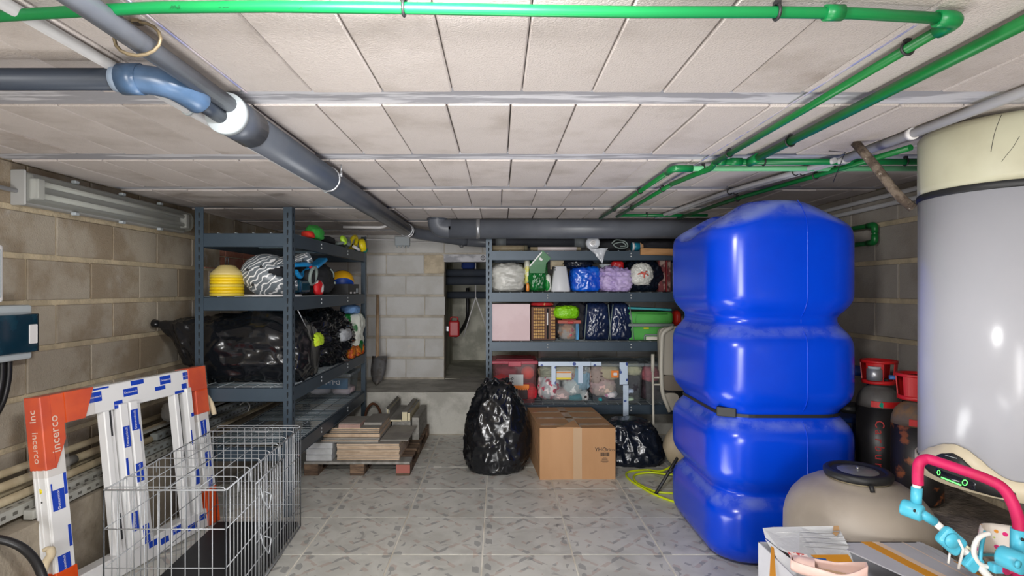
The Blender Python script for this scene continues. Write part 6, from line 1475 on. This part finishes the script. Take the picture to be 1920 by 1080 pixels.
top_ = curve_on([(1734, 872), (1748, 857), (1765, 850), (1785, 850), (1800, 858), (1815, 872), (1830, 888), (1860, 903), (1890, 917), (1905, 926)], R4)
bot_ = curve_on([(1734, 878), (1745, 888), (1765, 898), (1790, 908), (1830, 922), (1870, 933), (1905, 936)], R4)
skin('control_panel', m_blk, R4, lambda a: interp(bot_, a), lambda a: interp(top_, a), top_[0][0], top_[-1][0], 40)
def onp(px, py, R2): a, z = bhit(px, py, R2); return Vector((bx+R2*math.cos(a), by+R2*math.sin(a), z))
m_led = mat('green_led', (.10, 1.0, .12), .5, emit=3.0)
R5 = R4+.001
MB().tube([onp(1765+(1802-1765)*k/6, 895+15*k/6, R5) for k in range(7)], .0022, 6).build('led_bar', m_led, wh)
MB().tube([onp(1809+4.6*math.cos(a), 905+5*math.sin(a), R5) for a in [2*PI*k/16 for k in range(16)]], .0012, 5, closed=True).build('led_ring', m_led, wh)
MB().tube([onp(1760+2.6*math.cos(a), 886+4.5*math.sin(a), R5) for a in [2*PI*k/16 for k in range(16)]], .0009, 5, closed=True).build('led_ring', m_led, wh)
skin('display', mat('display_glass', rgb(20, 24, 34), .1), R4+.0006, lambda a: interp(bot_, a)+.004, lambda a: interp(bot_, a)+.03, bhit(1755, 890, R4)[0], bhit(1830, 915, R4)[0], 16, .001)
MB().tube([onp(1772+22*k/5, 853.5+1.2*k, R5) for k in range(6)], .0012, 5).build('badge', m_pale, wh)
MB().tube(smoothpath([onp(1878, 215, br+.002), onp(1868, 240, br+.002), onp(1862, 262, br+.002), onp(1858, 285, br+.002)], 4), .0007, 5).build('crack', m_clip, wh)
MB().tube(smoothpath([onp(1912, 255, br+.002), onp(1900, 275, br+.002), onp(1888, 290, br+.002), onp(1878, 303, br+.002)], 4), .0006, 5).build('crack', m_clip, wh)

# white box with orange print in the foreground
m_wcard = mat('white_carton', rgb(180, 180, 186), .6, col2=rgb(172, 172, 178), scale=4); m_wrough = mat('creased_carton', rgb(206, 208, 210), .65, col2=rgb(190, 192, 196), scale=6, stretch=(.5, 1, 4), bump=.5, bscale=14)
m_orp = mat('orange_carton_print', rgb(206, 140, 30), .6); m_orf = mat('faded_orange_print', rgb(214, 190, 168), .6); m_inner = mat('carton_inside', rgb(176, 140, 100), .85)
wb_ = thing('shoe_box', 'open white carton with orange stripes holding a pink shoe, before the sand filter', 'box', (1.19, 1.76, 0))
X0_, X1_, Y0_, Y1_, ZT = .905, 1.475, 1.58, 1.935, .45
MB().bb(X0_, Y0_, .0, X0_+.005, Y1_, ZT).build('left_wall', m_wcard, wb_); MB().bb(X1_-.005, Y0_, 0, X1_, Y1_, ZT).build('right_wall', m_wcard, wb_)
MB().bb(X0_, Y0_, 0, X1_, Y0_+.005, ZT-.03).build('front_wall', m_wcard, wb_); MB().bb(X0_, Y1_-.005, 0, X1_, Y1_, ZT).build('back_wall', m_wcard, wb_)
MB().bb(X0_, Y0_, 0, X1_, Y1_, .005).build('bottom', m_inner, wb_)
def sheet(nm, pts, m, th=(0, 0, -.004)): return MB().prism([Vector(p) for p in pts], th).build(nm, m, wb_)
def top(px, py, dz=0):
    d = F*(H-ZT-dz)/(py-CY); return at(px, py, d)
def toppt(x, y, dz=0): return Vector((x, y, ZT+dz))
sheet('lid_flap', [toppt(1.155, Y1_), toppt(X1_-.02, Y1_), toppt(X1_-.02, 1.60), toppt(1.29, 1.60)], m_wcard)
sheet('orange_stripe', [toppt(1.262, Y1_-.001, .001), toppt(1.300, Y1_-.001, .001), toppt(1.372, 1.60, .001), toppt(1.334, 1.60, .001)], m_orp, (0, 0, -.0008))
sheet('pale_stripe', [toppt(1.302, Y1_-.001, .001), toppt(1.326, Y1_-.001, .001), toppt(1.398, 1.60, .001), toppt(1.374, 1.60, .001)], m_orf, (0, 0, -.0008))
sheet('side_flap', [(X1_, Y1_-.02, ZT), (X1_+.02, Y1_-.06, ZT-.004), (X1_+.035, 1.60, ZT-.02), (X1_, 1.60, ZT-.004)], m_wrough)
sheet('side_flap_stripe', [(X1_+.001, 1.80, ZT+.0005), (X1_+.024, 1.78, ZT-.0035), (X1_+.028, 1.71, ZT-.009), (X1_+.001, 1.73, ZT-.0002)], m_orp, (0, 0, -.001))
sheet('crease_line', [toppt(1.405, Y1_-.001, .0006), toppt(1.409, Y1_-.001, .0006), toppt(1.456, 1.60, .0006), toppt(1.45, 1.60, .0006)], m_orf, (0, 0, -.0004))
# raised creased flap at the back left corner
fa_ = [at(1431, 990, 1.94), at(1450, 988, 1.95), at(1500, 987.5, 1.95), at(1571, 986, 1.95), at(1590, 1022, 1.90), at(1602, 1060, 1.83), at(1560, 1056, 1.80), at(1500, 1048, 1.78), at(1462, 1030, 1.84), at(1436, 1008, 1.90)]
sheet('raised_flap', fa_, m_wrough, (0, .004, -.002))
sheet('torn_corner', [at(1563, 986, 1.947), at(1572, 985.8, 1.947), at(1574, 996, 1.93), at(1568, 1006, 1.915), at(1561, 1000, 1.922)], m_inner, (0, -.0015, .001))
for k in range(4):
    y = 997+9*k; MB().tube([at(1437+9*k, y+2, 1.925-.022*k-.002), at(1510, y, 1.925-.022*k-.003), at(1576+6*k, y-1, 1.925-.022*k-.002)], .0016, 5).build('crease_ridge', m_wrough, wb_)
sheet('orange_band', [at(1520, 1040.5, 1.795), at(1590, 1040, 1.855), at(1603, 1062, 1.815), at(1545, 1062, 1.775)], m_orp, (0, -.0012, .001))
sheet('blue_label', [at(1522, 1046, 1.786), at(1548, 1048, 1.80), at(1556, 1066, 1.775), at(1532, 1064, 1.765)], m_bluel if 0 else mat('blue_carton_print', rgb(28, 84, 156), .5), (0, -.0022, .002))
sheet('red_framed_label', [at(1476, 1034, 1.80), at(1512, 1040, 1.79), at(1522, 1058, 1.762), at(1486, 1052, 1.768)], mat('red_white_label', rgb(222, 206, 204), .6, col2=rgb(190, 60, 60), scale=60, ramp=(.56, .6)), (0, -.002, .002))
xb = at(1548, 1048, 1.80)-at(1522, 1046, 1.786); yb = at(1522, 1046, 1.786)-at(1532, 1064, 1.765)
text('lettering', 'NEXT', .018, at(1538.5, 1055.5, 1.776), yb, -xb, m_condw, wb_) if 0 else None
# front left corner flap with orange frame line
sheet('corner_flap', [(X0_+.006, 1.90, ZT+.028), (X0_+.055, 1.72, ZT+.002), (X0_+.075, 1.62, ZT-.02), (X0_+.006, 1.60, ZT-.07)], m_wrough, (.003, 0, -.003))
sheet('corner_stripe', [at(1446, 1024, 1.862), at(1451, 1024, 1.862), at(1455, 1080, 1.70), at(1443, 1080, 1.70)], m_orp, (0, .001, -.001))
# ballet shoe on the carton
m_shoe = mat('pink_shoe_leather', rgb(222, 190, 180), .45, col2=rgb(214, 178, 168), scale=5); m_insole = mat('beige_insole', rgb(180, 152, 122), .7)
sh_ = thing('shoe', 'pale pink ballet shoe lying on the open white carton', 'shoe', at(1550, 1075, 1.62))
So = at(1484, 1064, 1.69); Se = at(1622, 1098, 1.60)
ud = (Se-So); SL = ud.length; ud.normalize(); sd = Vector((-ud.y, ud.x, 0)).normalized(); ud2 = ud; upv = ud.cross(sd)*1
if upv.z < 0: upv = -upv
def sole_w(s): return .040*math.sin(PI*min(1, max(.0, s*.94+.03)))**.5*(1-.18*math.cos(2*PI*(s-.35)))
outer = []; N2 = 28
def ringpt(a):  # a: 0..2pi round the shoe, toe at s=0
    s = .5-.5*math.cos(a); return s, (1 if a < PI else -1)*sole_w(s)
rr_ = []
for lev, (hz, k) in enumerate(((0, .92), (.010, 1.02), (.020, 1.0), (.030, .95))):
    r1 = []
    for j in range(N2*2):
        a = 2*PI*j/(N2*2); s, w2 = ringpt(a)
        hh_ = hz*(1+(1.1*max(0, (s-.6)/.4)**1.5 if lev >= 2 else 0))
        r1.append(So+ud*(SL*s)+sd*w2*k+upv*hh_)
    rr_.append(r1)
up_ = MB().loft(rr_, False).build('upper', m_shoe, sh_)
up_.modifiers.new('t', 'SOLIDIFY').thickness = .004
MB().add([p+upv*.006 for p in rr_[0]], [tuple(range(N2*2))]).build('insole', m_insole, sh_)
toe = MB(); tr = []
for j in range(9):
    s = .02+.30*j/8; w2 = sole_w(s)*.95
    tr.append([So+ud*(SL*s)+sd*(w2*c_)+upv*(.030+.008*(1-c_*c_)*min(1, j/2)) for c_ in (-1, -.6, -.2, .2, .6, 1)])
toe.loft(tr, False, True, False).build('toe_cap', m_shoe, sh_)
sh_.location = sh_.location
# folded blue sheet on the floor before the tank
soft('blue_sheet', MB().rbox(.93, 2.28, .0015, 1.16, 2.52, .03, .01, 2), mat('blue_tarp', rgb(30, 120, 190), .5, bump=.4, bscale=20), 'folded light blue plastic sheet on the floor beside the white carton', 'sheet')

# toy pushchair
m_pk = mat('pink_foam', rgb(192, 14, 86), .6, col2=rgb(180, 8, 74), scale=20); m_tq = mat('turquoise_plastic', rgb(76, 178, 204), .4); m_wt = mat('white_tube', rgb(222, 218, 212), .35)
tp_ = thing('toy_pushchair', 'turquoise and pink doll pushchair in front of the water heater', 'pushchair', (1.35, 1.35, 0))
HL = [at(1721, 908, 1.50), at(1721, 885, 1.50), at(1724, 868, 1.50), at(1736, 861, 1.50), at(1752, 864, 1.49), at(1800, 880, 1.465), at(1850, 898, 1.43), at(1880, 915, 1.41), at(1898, 942, 1.395), at(1909, 975, 1.39), at(1911, 1000, 1.39)]
MB().tube(smoothpath(HL, 6), .0135, 14).build('foam_grip', m_pk, tp_)
MB().tube([at(1720.5, 900, 1.50), at(1718, 921, 1.50)], .0105, 12).build('tube', m_wt, tp_)
MB().tube([at(1719, 914, 1.50), at(1717, 950, 1.50)], .0132, 14).build('sleeve', m_tq, tp_)
hb = at(1709, 956, 1.50)
MB().lathe([(.0, -.022), (.020, -.022), (.022, -.018), (.022, .022), (.018, .026), (.008, .026), (0, .024)], hb, 24, (.55, -.80, -.1)).build('hub', m_tq, tp_)
MB().lathe([(.004, 0), (.004, .004), (0, .005)], at(1713, 957, 1.468), 10, (.55, -.8, -.1)).build('screw', m_clip, tp_)
MB().tube([at(1720, 958, 1.49), at(1752, 978, 1.485)], [.0125, .0125], 12).build('arm', m_tq, tp_)
MB().tube([at(1748, 975, 1.485), at(1790, 1012, 1.47), at(1830, 1055, 1.44), at(1880, 1110, 1.40)], .0095, 12).build('tube', m_wt, tp_)
# clutch housing
qd = at(1783, 1014, 1.46)
MB().rbox(-.034, -.014, -.026, .034, .014, .026, .012, 4, Matrix.Rotation(.72, 3, 'Y'), qd).build('clutch_housing', m_tq, tp_)
MB().lathe([(.020, 0), (.019, .004), (0, .005)], qd+Vector((-.008, -.014, .006)), 20, (0, -1, 0)).build('clutch_cap', m_tq, tp_)
MB().tube([at(1797, 1012, 1.44), at(1806, 1030, 1.44), at(1797, 1066, 1.45)], .0035, 8).build('wire_link', m_wt, tp_)
MB().tube([at(1781, 1036, 1.47), at(1778, 1056, 1.47)], .0028, 8).build('wire_link', m_wt, tp_)
MB().rbox(-.018, -.012, -.022, .018, .012, .022, .007, 3, Matrix.Rotation(.72, 3, 'Y'), at(1823, 1054, 1.44)).build('lower_joint', m_tq, tp_)
MB().tube([at(1800, 1016, 1.46), at(1826, 1034, 1.44)], .0035, 8).build('cross_wire', mat('cream_wire', rgb(216, 206, 176), .4), tp_)
# seat with printed fabric and its white hoop
m_fab = patterned('printed_fabric', rgb(224, 216, 208), [rgb(222, 40, 120), rgb(150, 196, 60), rgb(226, 150, 50), rgb(224, 60, 130), rgb(160, 190, 40)], 46, .26, .30)
seat = []
for k in range(9):
    s = k/8; a = at(1838+10*s*s, 1052-56*s, 1.43+.02*s); b = at(1905, 1045-58*s, 1.46+.05*s)
    seat.append([a.lerp(b, j/6)+Vector((0, .05*math.sin(PI*j/6), -.006*math.sin(PI*j/6))) for j in range(7)])
so_ = MB().loft(seat, False, True, False).build('seat_fabric', m_fab, tp_); so_.modifiers.new('t', 'SOLIDIFY').thickness = .004
MB().tube(smoothpath([seat[0][0], seat[0][2]+Vector((0, -.004, -.004)), seat[0][4]+Vector((0, -.004, -.004)), seat[0][6]], 4), .004, 8).build('turquoise_hem', m_tq, tp_)
MB().tube(smoothpath([p[0] for p in seat], 3), .0045, 8).build('turquoise_edge', m_tq, tp_)
MB().tube(smoothpath([at(1856, 1000, 1.43), at(1838, 1006, 1.43), at(1828, 1020, 1.43), at(1826, 1036, 1.43), at(1833, 1053, 1.43), at(1848, 1062, 1.43), at(1862, 1061, 1.43)], 5), .006, 10).build('seat_hoop', m_wt, tp_)
MB().rbox(-.018, -.012, -.012, .018, .012, .012, .005, 3, None, at(1870, 1064, 1.42)).build('hoop_joint', m_tq, tp_)
# right hand side
MB().tube([at(1910, 992, 1.39), at(1909, 1045, 1.39)], .0165, 16).build('sleeve', m_tq, tp_)
MB().lathe([(.0, -.02), (.024, -.02), (.026, -.016), (.026, .028), (.022, .032), (0, .032)], at(1893, 1048, 1.37), 26, (.35, -.93, -.05)).build('hub', m_tq, tp_)
MB().lathe([(.010, 0), (.009, .006), (0, .007)], at(1906, 1057, 1.335), 16, (.35, -.93, -.05)).build('hub_cap', m_tq, tp_)
MB().lathe([(.004, 0), (.004, .003), (0, .004)], at(1916, 1011, 1.372), 10, (.1, -1, 0)).build('screw', m_clip, tp_)
MB().tube([at(1885, 1068, 1.40), at(1905, 1068, 1.40), (1.36, 1.40, .35), (1.36, 1.42, .06)], .013, 10).build('pink_leg', m_pk, tp_)
MB().tube([at(1880, 1110, 1.40), (1.30, 1.20, .06)], .0095, 10).build('leg', m_wt, tp_)
for x, y in ((1.36, 1.43), (1.30, 1.19)): MB().lathe([(.0, -.012), (.05, -.012), (.058, -.006), (.058, .006), (.05, .012), (0, .012)], (x, y, .06), 24, (1, 0, 0)).build('wheel', m_blk, tp_)
